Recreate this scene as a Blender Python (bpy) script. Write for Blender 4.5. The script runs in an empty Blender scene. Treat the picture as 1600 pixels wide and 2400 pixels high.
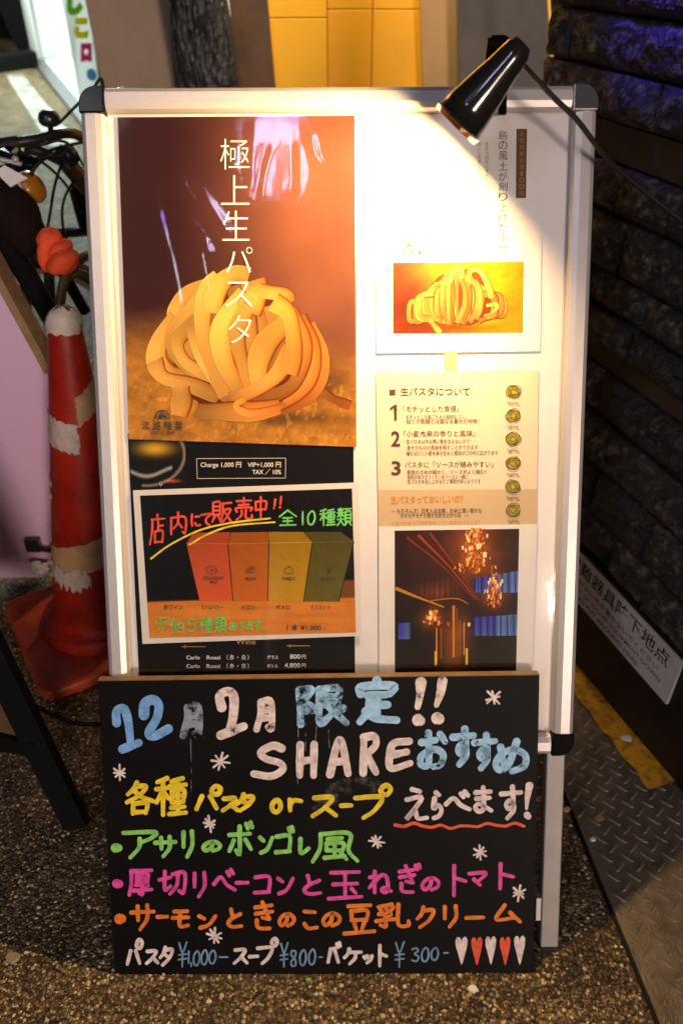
import bpy, bmesh, math, random
import numpy as np
from mathutils import Vector, Matrix
random.seed(7); rng = np.random.default_rng(7)
C = bpy.context.scene.collection
SC = bpy.context.scene

# ------------------------------------------------------------------ camera, world, light, exposure
F = 1867.0                       # focal length in photo pixels (28 mm on a 36 mm tall frame)
PITCH = math.radians(33.0)
CAMH = 1.166
cs, sn = math.cos(PITCH), math.sin(PITCH)
cam_d = bpy.data.cameras.new('camera'); cam = bpy.data.objects.new('camera', cam_d); C.objects.link(cam)
cam_d.sensor_fit = 'VERTICAL'; cam_d.sensor_height = 36.0; cam_d.lens = 36.0*F/2400.0
cam.location = (0, 0, CAMH); cam.rotation_euler = (math.radians(90)-PITCH, 0, 0)
cam_d.clip_start = 0.02; cam_d.clip_end = 400
cam_d.dof.use_dof = True; cam_d.dof.focus_distance = 1.06; cam_d.dof.aperture_fstop = 4.0
SC.camera = cam

SUN_DIR = Vector((-0.345, 0.925, -0.157)).normalized()     # the way the street glow travels
w = bpy.data.worlds.new("World"); SC.world = w; w.use_nodes = True
nt = w.node_tree
bg = nt.nodes['Background']; sky = nt.nodes.new('ShaderNodeTexSky'); sky.sky_type = 'NISHITA'; sky.sun_disc = False
sky.sun_elevation = math.asin(-SUN_DIR.z); sky.sun_rotation = math.atan2(-SUN_DIR.x, -SUN_DIR.y)
nt.links.new(sky.outputs[0], bg.inputs[0]); bg.inputs[1].default_value = 0.006
sd = bpy.data.lights.new('sun', 'SUN'); sun = bpy.data.objects.new('sun', sd); C.objects.link(sun)
sd.energy = 1.4; sd.angle = math.radians(9); sd.color = (1.0, 0.78, 0.66)
sun.rotation_euler = SUN_DIR.to_track_quat('-Z', 'Y').to_euler()
SC.view_settings.view_transform = 'Standard'; SC.view_settings.look = 'None'
SC.view_settings.exposure = 0.0; SC.view_settings.gamma = 1.0

LAMPS = []
def lamp(name, kind, loc, power, color, size=0.1, aim=None, spot=None, parent=None):
    d = bpy.data.lights.new(name, kind); o = bpy.data.objects.new(name, d); C.objects.link(o)
    d.energy = power; d.color = color; o.location = loc
    if kind == 'AREA': d.size = size
    else: d.shadow_soft_size = size
    if spot: d.spot_size = math.radians(spot); d.spot_blend = 0.6
    if aim is not None: o.rotation_euler = (Vector(aim)-Vector(loc)).to_track_quat('-Z', 'Y').to_euler()
    if parent:
        o.parent = parent
        o.matrix_parent_inverse = parent.matrix_world.inverted()
    return o

# ------------------------------------------------------------------ helpers
def S(r, g, b):
    f = lambda c: (c/255/12.92 if c/255 <= 0.04045 else ((c/255+0.055)/1.055)**2.4)
    return (f(r), f(g), f(b))
def ray(px, py):
    x, y = (px-800)/F, (py-1200)/F
    return Vector((x, cs - y*sn, -(y*cs + sn)))
CAM = Vector((0, 0, CAMH))
def at(px, py, Z): return CAM + ray(px, py)*Z           # Z is depth along the view axis
SL0, SLOPE = 1.62, 0.105                                 # the alley climbs behind the sign
def gz(y): return max(0.0, (y-SL0)*SLOPE)
def gnd(px, py, lift=0.0):
    d = ray(px, py); t = (CAMH-lift)/max(1e-6, -d.z)
    p = CAM + d*t
    if p.y > SL0:
        t = (CAMH-lift+SL0*SLOPE)/(d.y*SLOPE - d.z); p = CAM + d*t
    return p
def tag(o, label=None, cat=None, group=None, kind=None):
    if label: o['label'] = label
    if cat: o['category'] = cat
    if group: o['group'] = group
    if kind: o['kind'] = kind
    return o

class Frame:
    """A flat working plane in the world: origin O, axes U (right), V (up), W (out)."""
    def __init__(s, O, U, V):
        s.O = Vector(O); s.U = Vector(U).normalized(); V = Vector(V); V = V - s.U*V.dot(s.U); s.V = V.normalized(); s.W = s.U.cross(s.V)
    def M(s, off=(0, 0, 0)):
        o = s.O + s.U*off[0] + s.V*off[1] + s.W*off[2]
        return Matrix(((s.U.x, s.V.x, s.W.x, o.x), (s.U.y, s.V.y, s.W.y, o.y), (s.U.z, s.V.z, s.W.z, o.z), (0, 0, 0, 1)))
    def uv(s, px, py, w=0.0):
        d = ray(px, py); o = s.O + s.W*w; t = (o-CAM).dot(s.W)/d.dot(s.W); p = CAM + d*t - s.O
        return (p.dot(s.U), p.dot(s.V))
    def P(s, u, v, w=0.0): return s.O + s.U*u + s.V*v + s.W*w

def empty(name, M, label, cat, group=None):
    o = bpy.data.objects.new(name, None); C.objects.link(o); o.empty_display_size = 0.05
    o.matrix_world = M if isinstance(M, Matrix) else Matrix.Translation(M)
    bpy.context.view_layer.update()
    return tag(o, label, cat, group)

class MB:
    def __init__(s): s.v = []; s.f = []; s.m = []; s.c = []; s.sm = []
    def add(s, vs, fs, mi=0, col=(1, 1, 1), smooth=False):
        b = len(s.v); s.v += [tuple(p) for p in vs]
        s.f += [tuple(i+b for i in f) for f in fs]; s.m += [mi]*len(fs); s.sm += [smooth]*len(fs)
        if isinstance(col, list): s.c += col
        else: s.c += [col]*len(vs)
        return s
    def box(s, x0, x1, y0, y1, z0, z1, mi=0, col=(1, 1, 1)):
        vs = [(x, y, z) for x in (x0, x1) for y in (y0, y1) for z in (z0, z1)]
        return s.add(vs, [(0, 1, 3, 2), (4, 6, 7, 5), (0, 4, 5, 1), (2, 3, 7, 6), (0, 2, 6, 4), (1, 5, 7, 3)], mi, col)
    def prism(s, poly, z0, z1, mi=0, col=(1, 1, 1)):
        n = len(poly); vs = [(x, y, z0) for x, y in poly] + [(x, y, z1) for x, y in poly]
        fs = [tuple(range(n))[::-1], tuple(range(n, 2*n))] + [(i, (i+1) % n, n+(i+1) % n, n+i) for i in range(n)]
        return s.add(vs, fs, mi, col)
    def tube(s, pts, r, n=10, mi=0, caps=True, col=(1, 1, 1)):
        pts = [Vector(p) for p in pts]; m = len(pts)
        rs = r if isinstance(r, (list, tuple)) else [r]*m
        vs = []; up = Vector((0.13, 0.21, 0.97))
        a = None
        for i, p in enumerate(pts):
            t = (pts[min(i+1, m-1)]-pts[max(i-1, 0)]).normalized()
            if a is None: a = t.cross(up); a = a if a.length > 1e-3 else t.cross(Vector((1, 0, 0)))
            a = (a - t*a.dot(t)).normalized(); b = t.cross(a)
            vs += [p + (a*math.cos(k*2*math.pi/n) + b*math.sin(k*2*math.pi/n))*rs[i] for k in range(n)]
        fs = [(i*n+k, i*n+(k+1) % n, (i+1)*n+(k+1) % n, (i+1)*n+k) for i in range(m-1) for k in range(n)]
        s.add(vs, fs, mi, col, True)
        if caps: s.add([vs[k] for k in range(n)], [tuple(range(n))[::-1]], mi, col); s.add(vs[-n:], [tuple(range(n))], mi, col)
        return s
    def lathe(s, prof, p0, axis, n=24, mi=0, col=(1, 1, 1), bend=None):
        axis = Vector(axis).normalized(); a = axis.orthogonal().normalized(); b = axis.cross(a); p0 = Vector(p0); vs = []
        for r, h in prof:
            o = p0 + axis*h + (Vector(bend(h)) if bend else Vector())
            vs += [o + (a*math.cos(k*2*math.pi/n)+b*math.sin(k*2*math.pi/n))*r for k in range(n)]
        m = len(prof)
        return s.add(vs, [(i*n+k, i*n+(k+1) % n, (i+1)*n+(k+1) % n, (i+1)*n+k) for i in range(m-1) for k in range(n)], mi, col, True)
    def beam(s, p, q, wa, wb, ref=(0, 0, 1), mi=0):
        p, q = Vector(p), Vector(q); t = (q-p).normalized(); a = t.cross(Vector(ref)).normalized()*wa/2; b = t.cross(a).normalized()*wb/2
        vs = [p-a-b, p+a-b, p+a+b, p-a+b, q-a-b, q+a-b, q+a+b, q-a+b]
        return s.add(vs, [(3, 2, 1, 0), (4, 5, 6, 7), (0, 1, 5, 4), (1, 2, 6, 5), (2, 3, 7, 6), (3, 0, 4, 7)], mi)
    def off(s, o): s.v = [(x-o[0], y-o[1], z-o[2]) for x, y, z in s.v]; return s
    def build(s, name, mats, parent=None, M=None, bevel=0, fix=False):
        me = bpy.data.meshes.new(name); me.from_pydata(s.v, [], s.f); 
        mats = mats if isinstance(mats, (list, tuple)) else [mats]
        for m in mats: me.materials.append(m)
        me.polygons.foreach_set('material_index', s.m); me.polygons.foreach_set('use_smooth', s.sm)
        ca = me.color_attributes.new('Col', 'FLOAT_COLOR', 'POINT')
        arr = np.ones((len(s.v), 4), np.float32); arr[:, :3] = np.array(s.c, np.float32).reshape(-1, 3); ca.data.foreach_set('color', arr.ravel())
        if fix:
            bm = bmesh.new(); bm.from_mesh(me); bmesh.ops.recalc_face_normals(bm, faces=bm.faces); bm.to_mesh(me); bm.free()
        me.update(); o = bpy.data.objects.new(name, me); C.objects.link(o)
        if parent: o.parent = parent
        if M is not None: o.matrix_world = M
        if bevel:
            b = o.modifiers.new('bevel', 'BEVEL'); b.width = bevel; b.segments = 2; b.limit_method = 'ANGLE'; b.angle_limit = math.radians(40)
        return o

def mat(name, col=(0.5, 0.5, 0.5), rough=0.5, metal=0.0, spec=0.5, vcol=False, var=0.0, vscale=40.0, bump=0.0, bscale=200.0, coat=0.0, emit=None, estr=0.0, detail=4, crough=0.05, col2=None, ramp=(0.4, 0.6), sheet=1.0):
    m = bpy.data.materials.new(name); m.use_nodes = True; n = m.node_tree.nodes; L = m.node_tree.links
    p = n['Principled BSDF']; p.inputs['Roughness'].default_value = rough; p.inputs['Metallic'].default_value = metal
    p.inputs['Specular IOR Level'].default_value = spec; p.inputs['Coat Weight'].default_value = coat; p.inputs['Coat Roughness'].default_value = crough
    tc = n.new('ShaderNodeTexCoord')
    src = None
    if vcol:
        a = n.new('ShaderNodeAttribute'); a.attribute_name = 'Col'; src = a.outputs['Color']
    else:
        p.inputs['Base Color'].default_value = (*col, 1)
    if var or col2:
        t = n.new('ShaderNodeTexNoise'); t.inputs['Scale'].default_value = vscale; t.inputs['Detail'].default_value = detail
        t.inputs['Roughness'].default_value = 0.65
        L.new(tc.outputs['Object'], t.inputs['Vector'])
        if col2:
            r = n.new('ShaderNodeValToRGB'); r.color_ramp.elements[0].position = ramp[0]; r.color_ramp.elements[1].position = ramp[1]
            r.color_ramp.elements[0].color = (*col, 1); r.color_ramp.elements[1].color = (*col2, 1)
            L.new(t.outputs['Fac'], r.inputs['Fac']); src = r.outputs['Color']
        else:
            mp = n.new('ShaderNodeMapRange'); mp.inputs['From Min'].default_value = 0.3; mp.inputs['From Max'].default_value = 0.7
            mp.inputs['To Min'].default_value = 1-var; mp.inputs['To Max'].default_value = 1+var; L.new(t.outputs['Fac'], mp.inputs['Value'])
            mx = n.new('ShaderNodeVectorMath'); mx.operation = 'SCALE'
            if src is not None: L.new(src, mx.inputs[0])
            else: mx.inputs[0].default_value = col
            L.new(mp.outputs['Result'], mx.inputs['Scale']); src = mx.outputs['Vector']
    if src is not None: L.new(src, p.inputs['Base Color'])
    if bump:
        t2 = n.new('ShaderNodeTexNoise'); t2.inputs['Scale'].default_value = bscale; t2.inputs['Detail'].default_value = 4
        L.new(tc.outputs['Object'], t2.inputs['Vector'])
        b = n.new('ShaderNodeBump'); b.inputs['Strength'].default_value = bump; b.inputs['Distance'].default_value = 0.01
        L.new(t2.outputs['Fac'], b.inputs['Height']); L.new(b.outputs['Normal'], p.inputs['Normal'])
    if emit: p.inputs['Emission Color'].default_value = (*emit, 1); p.inputs['Emission Strength'].default_value = estr
    return m

# numpy value noise
def vnoise(x, y, seed=0):
    x = np.asarray(x, float); y = np.asarray(y, float)
    xi = np.floor(x).astype(np.int64); yi = np.floor(y).astype(np.int64); fx = x-xi; fy = y-yi
    def h(a, b):
        n = (a*374761393 + b*668265263 + seed*1442695041) & 0x7fffffff
        n = (n ^ (n >> 13))*1274126177 & 0x7fffffff
        return ((n ^ (n >> 16)) & 0xffff)/65535.0
    sx = fx*fx*(3-2*fx); sy = fy*fy*(3-2*fy)
    return (h(xi, yi)*(1-sx)+h(xi+1, yi)*sx)*(1-sy) + (h(xi, yi+1)*(1-sx)+h(xi+1, yi+1)*sx)*sy
def fbm(x, y, o=5, seed=0, g=0.5):
    t = 0; a = 1; s = 0
    for k in range(o):
        t = t + a*vnoise(x*2**k, y*2**k, seed+k*17); s += a; a *= g
    return t/s
def grid_mesh(nx, ny): 
    i = np.arange((ny-1)*(nx-1)); r = i//(nx-1); c = i % (nx-1); a = r*nx+c
    return np.stack([a, a+1, a+1+nx, a+nx], 1).tolist()

# ------------------------------------------------------------------ glyphs
_gc = {}
def glyph(body, offset=0.0):
    k = (body, round(offset, 4))
    if k in _gc: return _gc[k]
    cu = bpy.data.curves.new('glyph', 'FONT'); cu.body = body; cu.offset = offset; cu.resolution_u = 4
    o = bpy.data.objects.new('glyph', cu); C.objects.link(o)
    me = bpy.data.meshes.new_from_object(o.evaluated_get(bpy.context.evaluated_depsgraph_get()))
    v = np.array([x.co[:2] for x in me.vertices]); f = [tuple(p.vertices) for p in me.polygons]
    mn, mx = v.min(0), v.max(0)
    bpy.data.objects.remove(o); bpy.data.curves.remove(cu); bpy.data.meshes.remove(me)
    _gc[k] = (v, f, mn, mx); return _gc[k]
_lift = [0]
def put_text(mb, fmap, body, x0, y0, x1, y1, w, off=0.0, mi=0, col=(1, 1, 1), rot=0.0):
    """Fit the text to the photo box (x0,y0)-(x1,y1) and lay it on a plane through fmap(px,py)->(u,v)."""
    v, f, mn, mx = glyph(body, off); d = np.maximum(mx-mn, 1e-6); cx, cy = (x0+x1)/2, (y0+y1)/2
    vs = []
    for a in v:
        q = (a-mn)/d; X = x0+q[0]*(x1-x0)-cx; Y = y1-q[1]*(y1-y0)-cy
        X, Y = X*math.cos(rot)-Y*math.sin(rot), X*math.sin(rot)+Y*math.cos(rot)
        u = fmap(cx+X, cy+Y); vs.append((u[0], u[1], w))
    mb.add(vs, f, mi, col)
def put_line(mb, fmap, body, x, y, h, w, off=0.0, mi=0, col=(1, 1, 1), slope=0.0, width=None, sx=1.0):
    """One line of text, left end x, baseline-box centre y, character height h (photo px)."""
    v, f, mn, mx = glyph(body, off); s = h/0.9; hh = (mx[1]-mn[1])
    W_ = (mx[0]-mn[0]); kx = (width/W_) if width else s*sx
    vs = []
    for a in v:
        X = (a[0]-mn[0])*kx; Y = -(a[1]-0.36)*s
        u = fmap(x+X, y+Y+X*slope); vs.append((u[0], u[1], w))
    mb.add(vs, f, mi, col)

def smooth_path(pts, closed=False, n=6):
    p = [np.array(q, float) for q in pts]
    if len(p) < 3: 
        return [p[0]+(p[-1]-p[0])*t for t in np.linspace(0, 1, 5)]
    out = []
    for i in range(len(p)-1):
        a = p[i-1] if i > 0 else (p[-2] if closed else 2*p[0]-p[1]); b, c = p[i], p[i+1]
        d = p[i+2] if i+2 < len(p) else (p[1] if closed else 2*p[-1]-p[-2])
        for t in np.arange(n)/n:
            out.append(0.5*((2*b)+(-a+c)*t+(2*a-5*b+4*c-d)*t*t+(-a+3*b-3*c+d)*t**3))
    out.append(p[-1]); return out
def brush(mb, fmap, pts, wd, w, mi=0, col=(1, 1, 1), taper=0.15, closed=False, cap=True, edge=None, n=6, jit=0.06, shade=None):
    """A marker stroke: a flat ribbon with round ends, following pts (photo px), wd px wide."""
    P = smooth_path(pts, closed, n); m = len(P); L = []; R = []
    _lift[0] += 1; w = w + (_lift[0] % 400)*1.2e-6
    ws = []
    for i in range(m):
        t = i/(m-1); k = 1 - taper*(t if not closed else 0) + jit*math.sin(7*t+_lift[0]*1.7)
        ws.append((wd[0]+(wd[1]-wd[0])*t if isinstance(wd, tuple) else wd)*k/2)
    N = []
    for i in range(m):
        t = P[min(i+1, m-1)]-P[max(i-1, 0)]; t = t/(np.linalg.norm(t)+1e-9); N.append(np.array([-t[1], t[0]]))
        L.append(P[i]+N[i]*ws[i]); R.append(P[i]-N[i]*ws[i])
    pts2 = []; cols = []; fs = []
    if edge is None:
        for a, b in zip(L, R): pts2 += [a, b]
        fs = [(2*i, 2*i+1, 2*i+3, 2*i+2) for i in range(m-1)]; cols = [col]*len(pts2)
    else:                                             # lateral colour ramp (print of a round noodle)
        hi = tuple(min(1, 1.25*x) for x in col); ks = [(0, edge[3]), (0.035, hi), (0.09, col), (0.55, col), (0.86, edge[2]), (0.94, edge[0]), (1, edge[3])]; ph = _lift[0]*2.39; q = len(ks)
        for i in range(m):
            sh = 0.84+0.20*math.sin(ph+4.6*i/(m-1))-0.22*(1-math.sin(math.pi*(0.08+0.84*i/(m-1)))); g = shade(P[i]) if shade else (1, 1, 1)
            for t, c in ks: pts2.append(L[i]+(R[i]-L[i])*t); cols.append(tuple(x*sh*y for x, y in zip(c, g)))
        fs = [(i*q+j, i*q+j+1, (i+1)*q+j+1, (i+1)*q+j) for i in range(m-1) for j in range(q-1)]
    vs = [(*fmap(*p), w) for p in pts2]; mb.add(vs, fs, mi, cols)
    if cap:
        for i, sgn in ((0, -1), (m-1, 1)):
            t = np.array([N[i][1], -N[i][0]])*sgn; c = P[i]
            arc = [c + N[i]*ws[i]*math.cos(a) + t*ws[i]*math.sin(a) for a in np.linspace(0, math.pi, 9)]
            mb.add([(*fmap(*p), w) for p in arc], [tuple(range(9))], mi, col)
def poly(mb, fmap, pts, w, mi=0, col=(1, 1, 1)):
    cs_ = col if isinstance(col, list) else [col]*len(pts)
    mb.add([(*fmap(*p), w) for p in pts], [tuple(range(len(pts)))[::-1]], mi, cs_)

STROKES = {
'1a': "12,35 12,10 40,5 56,35 65,85|34,92 95,78", '1b': "15,38 8,15 38,6 58,18 55,58 42,84|12,94 93,76",
'2': "8,42 12,15 40,6 60,20 53,50 25,84 45,92 94,75", '月': "30,10 28,45 10,95|30,10 72,8 75,90 60,88|32,35 72,33|30,60 72,58",
'限': "12,12 14,95|12,12 34,10 22,38 38,58 16,64|48,10 82,8 80,45|48,28 80,27|48,46 80,45|48,10 48,90 66,76|62,48 96,92|90,56 70,68",
'定': "50,2 50,14|10,32 12,16 90,14 82,32|28,36 72,34|50,36 50,86|50,58 76,57|32,50 28,72 8,96|22,72 50,88 98,92",
'!': "62,5 42,66|30,92 34,94",
'S': "85,10 60,2 25,22 40,42 80,55 88,75 55,95 5,88", 'H': "18,5 15,97|85,3 82,97|16,55 84,48", 'A': "8,97 40,8 62,6 90,95|22,62 80,58",
'R': "18,98 22,8|22,8 82,5 90,28 35,52|40,52 92,96", 'E': "90,8 25,15 8,55 15,95 95,78|15,52 80,42",
'お': "15,30 62,24|38,5 38,85 12,88 15,65 60,48 88,62 80,88 55,94|78,8 95,28", 'す': "8,25 95,20|58,3 60,55 42,70 30,58 42,45 60,52 62,75 35,98",
'め': "22,25 32,80|68,8 45,75 18,92 8,72 25,45 60,32 92,48 90,80 55,96",
'各': "40,2 30,20 8,38|35,14 72,14 50,40 5,62|30,25 55,45 97,58|28,64 26,96|28,66 76,64 72,94|28,92 72,90",
'種': "38,4 8,14|5,32 46,28|26,12 26,98|26,34 5,66|28,40 44,56|88,4 52,12|48,24 98,20|55,36 54,66|55,36 92,34 90,64|55,50 90,48|55,66 90,64|73,10 73,92|52,80 94,77|46,96 99,92",
'パ': "25,45 5,95|55,45 78,92|60,20 75,4 92,14 84,34 66,34 60,20", 'ス': "12,12 82,10 55,55 5,95|55,55 97,92", 'タ': "40,3 28,35 5,58|36,18 88,16 68,60 22,97|38,42 66,58",
'o': "50,8 12,40 20,85 60,95 92,60 80,18 50,8", 'r': "20,5 22,95|22,40 50,10 95,15", 'ー': "4,55 96,45",
'プ': "4,40 72,38 55,75 25,98|72,14 86,3 97,14 88,30 74,26 72,14", 'え': "35,4 68,10|12,35 75,30 10,95 45,68 58,92 97,90",
'ら': "40,3 65,12|30,25 22,62 60,50 85,68 65,90 25,98", 'ベ': "2,62 32,35 60,65 97,85|62,14 72,30|78,5 90,22",
'ま': "15,22 88,18|18,46 85,42|52,2 54,80 30,95 12,80 35,66 92,92", 'ア': "5,8 95,5 88,25 58,42|52,30 50,62 25,98", 'サ': "3,32 97,28|30,8 32,62|70,3 70,55 40,98",
'リ': "18,6 18,60|80,3 82,55 45,98", 'の': "55,12 48,65 20,92 8,60 30,22 65,12 92,40 85,75 55,95",
'ボ': "8,38 88,34|48,12 48,95 34,86|25,55 8,88|70,52 92,82|74,4 80,18|90,0 97,14", 'ン': "8,15 35,32|15,92 60,72 95,15",
'ゴ': "8,35 78,33 76,88|5,92 80,88|74,4 82,20|90,0 98,16", 'コ': "8,10 92,8 90,88|4,92 94,88", 'レ': "12,3 15,92 95,62",
'風': "20,8 18,55 3,96|20,8 80,6 78,60 97,94|34,24 64,20|32,38 32,60|32,38 66,36 66,60|32,60 66,60|49,22 49,82|28,84 70,78|62,68 74,88",
'厚': "10,8 97,5|12,8 10,60 2,97|34,20 34,48|34,20 80,18 80,48|34,34 80,33|34,48 80,48|30,60 82,58 58,70|58,68 58,95 44,90|20,80 97,76",
'切': "4,42 44,32|24,10 24,80 44,66|52,20 94,16 90,90 74,84|70,20 66,62 42,96", 'と': "28,5 38,45|85,28 38,48 10,75 35,94 92,90",
'玉': "10,8 90,5|16,48 84,45|50,8 50,92|3,97 97,90|68,62 80,78", 'ね': "28,5 28,95|8,30 38,26 6,75|30,50 58,20 80,32 84,85 66,94 58,82 72,74 98,90",
'ぎ': "12,25 72,18|14,44 76,36|38,5 68,62|68,62 40,58|20,66 25,92 68,95|80,4 88,18|94,0 99,12", 'き': "12,22 82,14|14,44 86,36|42,3 72,62|72,62 42,58|18,68 25,94 74,96",
'ト': "20,2 18,98|20,40 95,52", 'マ': "5,12 92,8 50,70|30,52 62,92", 'モ': "15,12 88,10|5,48 96,44|48,12 46,92 94,90", 'こ': "15,10 82,14|15,72 40,94 95,90",
'豆': "15,6 85,3|25,22 26,52|25,22 74,20 72,52|26,52 72,50|34,62 40,82|66,58 58,82|3,96 97,88",
'乳': "48,4 8,14|14,24 20,34|32,20 35,32|52,16 44,32|10,44 46,42 28,58|28,56 30,94 14,88|2,72 56,64|68,4 68,85 97,90 98,72",
'ク': "38,3 28,35 5,58|36,20 90,18 70,62 20,97", 'ム': "42,5 12,85 80,75|62,48 96,98", 'ケ': "30,5 22,35 3,58|28,26 97,24|66,26 62,62 32,97",
'ッ': "10,20 20,45|42,12 52,38|90,12 80,55 40,95", 'バ': "25,30 5,90|52,28 82,90|72,8 80,24|90,2 97,18",
'0': "50,5 15,40 22,88 60,95 88,55 78,12 50,5", '1': "50,3 48,97", '3': "15,12 60,5 78,25 40,45 85,65 60,95 12,88",
'8': "75,12 35,8 25,30 70,60 75,88 35,94 25,70 70,38 75,12", '¥': "15,5 48,42 88,2|48,42 46,98|12,52 88,48|10,70 86,66", ',': "60,0 30,100", '-': "4,50 96,50",
'店': "50,2 50,14|15,18 95,14|20,18 16,60 3,97|55,24 55,52|57,38 85,36|35,56 35,92|35,56 82,54 80,90|35,90 80,88",
'内': "12,28 12,97|12,28 88,25 88,90 74,86|50,4 48,48 25,72|50,48 72,68", 'に': "18,8 14,55 20,92|50,25 88,22|48,70 60,88 95,84", 'て': "5,18 95,10 50,45 50,80 82,95",
'販': "8,8 8,66|8,8 40,6 40,64|8,26 40,25|8,44 40,43|8,64 40,63|16,70 4,96|32,70 44,92|52,12 97,8|56,12 54,60 44,97|60,40 92,38 78,68 54,97|62,48 97,96",
'売': "50,2 50,32|10,16 90,13|22,33 78,30|10,62 10,46 92,44 88,58|38,56 36,78 8,97|62,54 62,88 95,90 95,76", '中': "12,25 14,65|12,25 88,22 86,62|14,62 86,60|50,2 50,98",
'全': "50,2 4,42|50,2 97,40|25,50 75,48|25,70 76,68|50,50 50,92|8,95 95,92",
'類': "5,30 46,28|25,5 25,52|10,10 16,22|40,8 34,20|22,32 4,52|28,34 46,48|4,66 48,64|25,56 22,75 3,98|27,74 46,96|54,8 98,6|74,8 68,22|58,24 58,76|58,24 94,23 94,76|58,40 94,40|58,58 94,57|58,76 94,76|68,80 54,97|84,80 98,97",
'他': "28,3 4,48|18,35 18,98|34,48 96,32 92,64 80,62|64,5 64,72|46,22 46,86 97,90 97,74", '5': "80,6 30,8 22,45 60,38 85,65 60,95 15,88",
'あ': "15,22 85,16|42,3 46,90|72,35 48,80 20,90 12,68 45,42 85,50 88,78 60,96", 'り': "22,8 18,50 30,45|70,5 75,55 40,98", 'ソ': "12,15 25,40|85,8 70,60 30,98", 'そ': "20,10 80,8 20,45 92,42 55,65 75,95"}
STROKES = {k: [[tuple(map(float, p.split(','))) for p in s.split()] for s in v.split('|')] for k, v in STROKES.items()}
def hand(mb, fmap, ch, x0, y0, x1, y1, wd, w, mi=0, col=(1, 1, 1)):
    hw = wd*0.42
    for st in STROKES[ch]:
        pts = [(x0+hw+p[0]/100*(x1-x0-2*hw), y0+hw+p[1]/100*(y1-y0-2*hw)) for p in st]
        closed = len(pts) > 3 and math.dist(pts[0], pts[-1]) < 1e-6
        brush(mb, fmap, pts, wd, w, mi, col, closed=closed, cap=not closed)

# ------------------------------------------------------------------ shared materials
def marker(name, col, worn=None):
    m = mat(name, col, rough=0.55, var=0.36, vscale=75, detail=7)
    if worn:
        n = m.node_tree.nodes; L = m.node_tree.links; out = n['Material Output']; p = n['Principled BSDF']
        t = n.new('ShaderNodeTexNoise'); t.inputs['Scale'].default_value = worn[0]; t.inputs['Detail'].default_value = 6; t.inputs['Roughness'].default_value = 0.7
        L.new([q for q in n if q.type == 'TEX_COORD'][0].outputs['Object'], t.inputs['Vector'])
        r = n.new('ShaderNodeMapRange'); r.inputs['From Min'].default_value = worn[1]-0.06; r.inputs['From Max'].default_value = worn[1]+0.06; L.new(t.outputs['Fac'], r.inputs['Value'])
        tr = n.new('ShaderNodeBsdfTransparent'); mx = n.new('ShaderNodeMixShader'); L.new(r.outputs['Result'], mx.inputs[0]); L.new(tr.outputs[0], mx.inputs[1]); L.new(p.outputs[0], mx.inputs[2]); L.new(mx.outputs[0], out.inputs[0])
    return m
M_alu = mat('brushed_aluminium', (0.56, 0.53, 0.51), rough=0.4, metal=0.4, var=0.04, vscale=60, bump=0.02, bscale=400)
M_leg = mat('dull_aluminium_leg', (0.34, 0.31, 0.28), rough=0.5, metal=0.3, var=0.08, vscale=30)
M_black_plastic = mat('black_plastic', (0.004, 0.004, 0.005), rough=0.12, spec=0.06)
M_black_metal = mat('black_painted_metal', (0.014, 0.014, 0.015), rough=0.3, coat=0.4, var=0.2)
M_dark = mat('soot_black', S(10, 10, 11), rough=0.8, spec=0.15)
M_rubber = mat('black_rubber', (0.008, 0.008, 0.008), rough=0.6, spec=0.3)
M_print = mat('glossy_print', rough=0.5, spec=0.15, vcol=True, var=0.06, vscale=900)
M_matte_print = mat('matte_print', rough=0.6, vcol=True, var=0.03, vscale=500)
M_paper = mat('white_paper', (0.80, 0.77, 0.72), rough=0.55, var=0.03, vscale=30)
M_panel = mat('white_backing_panel', (0.80, 0.76, 0.73), rough=0.4, var=0.03, vscale=12)
M_ink = mat('dark_ink', (0.03, 0.028, 0.025), rough=0.6)
M_inkw = mat('white_ink', (0.82, 0.76, 0.70), rough=0.5)
M_wood = mat('raw_wood', (0.28, 0.18, 0.09), rough=0.6, var=0.3, vscale=25)

# film: clear plastic with fresnel shine
def film_mat():
    m = bpy.data.materials.new('clear_plastic_film'); m.use_nodes = True; n = m.node_tree.nodes; L = m.node_tree.links; n.clear()
    out = n.new('ShaderNodeOutputMaterial'); g = n.new('ShaderNodeBsdfGlossy'); g.inputs['Roughness'].default_value = 0.06
    t = n.new('ShaderNodeBsdfTransparent'); fr = n.new('ShaderNodeFresnel'); fr.inputs['IOR'].default_value = 1.5
    ml = n.new('ShaderNodeMath'); ml.operation = 'MULTIPLY'; ml.inputs[1].default_value = 1.5; L.new(fr.outputs[0], ml.inputs[0])
    mn = n.new('ShaderNodeMath'); mn.operation = 'MINIMUM'; mn.inputs[1].default_value = 0.14; L.new(ml.outputs[0], mn.inputs[0]); ml = mn
    mx = n.new('ShaderNodeMixShader'); L.new(ml.outputs[0], mx.inputs[0]); L.new(t.outputs[0], mx.inputs[1]); L.new(g.outputs[0], mx.inputs[2]); L.new(mx.outputs[0], out.inputs[0])
    return m
M_film = film_mat()

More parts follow.
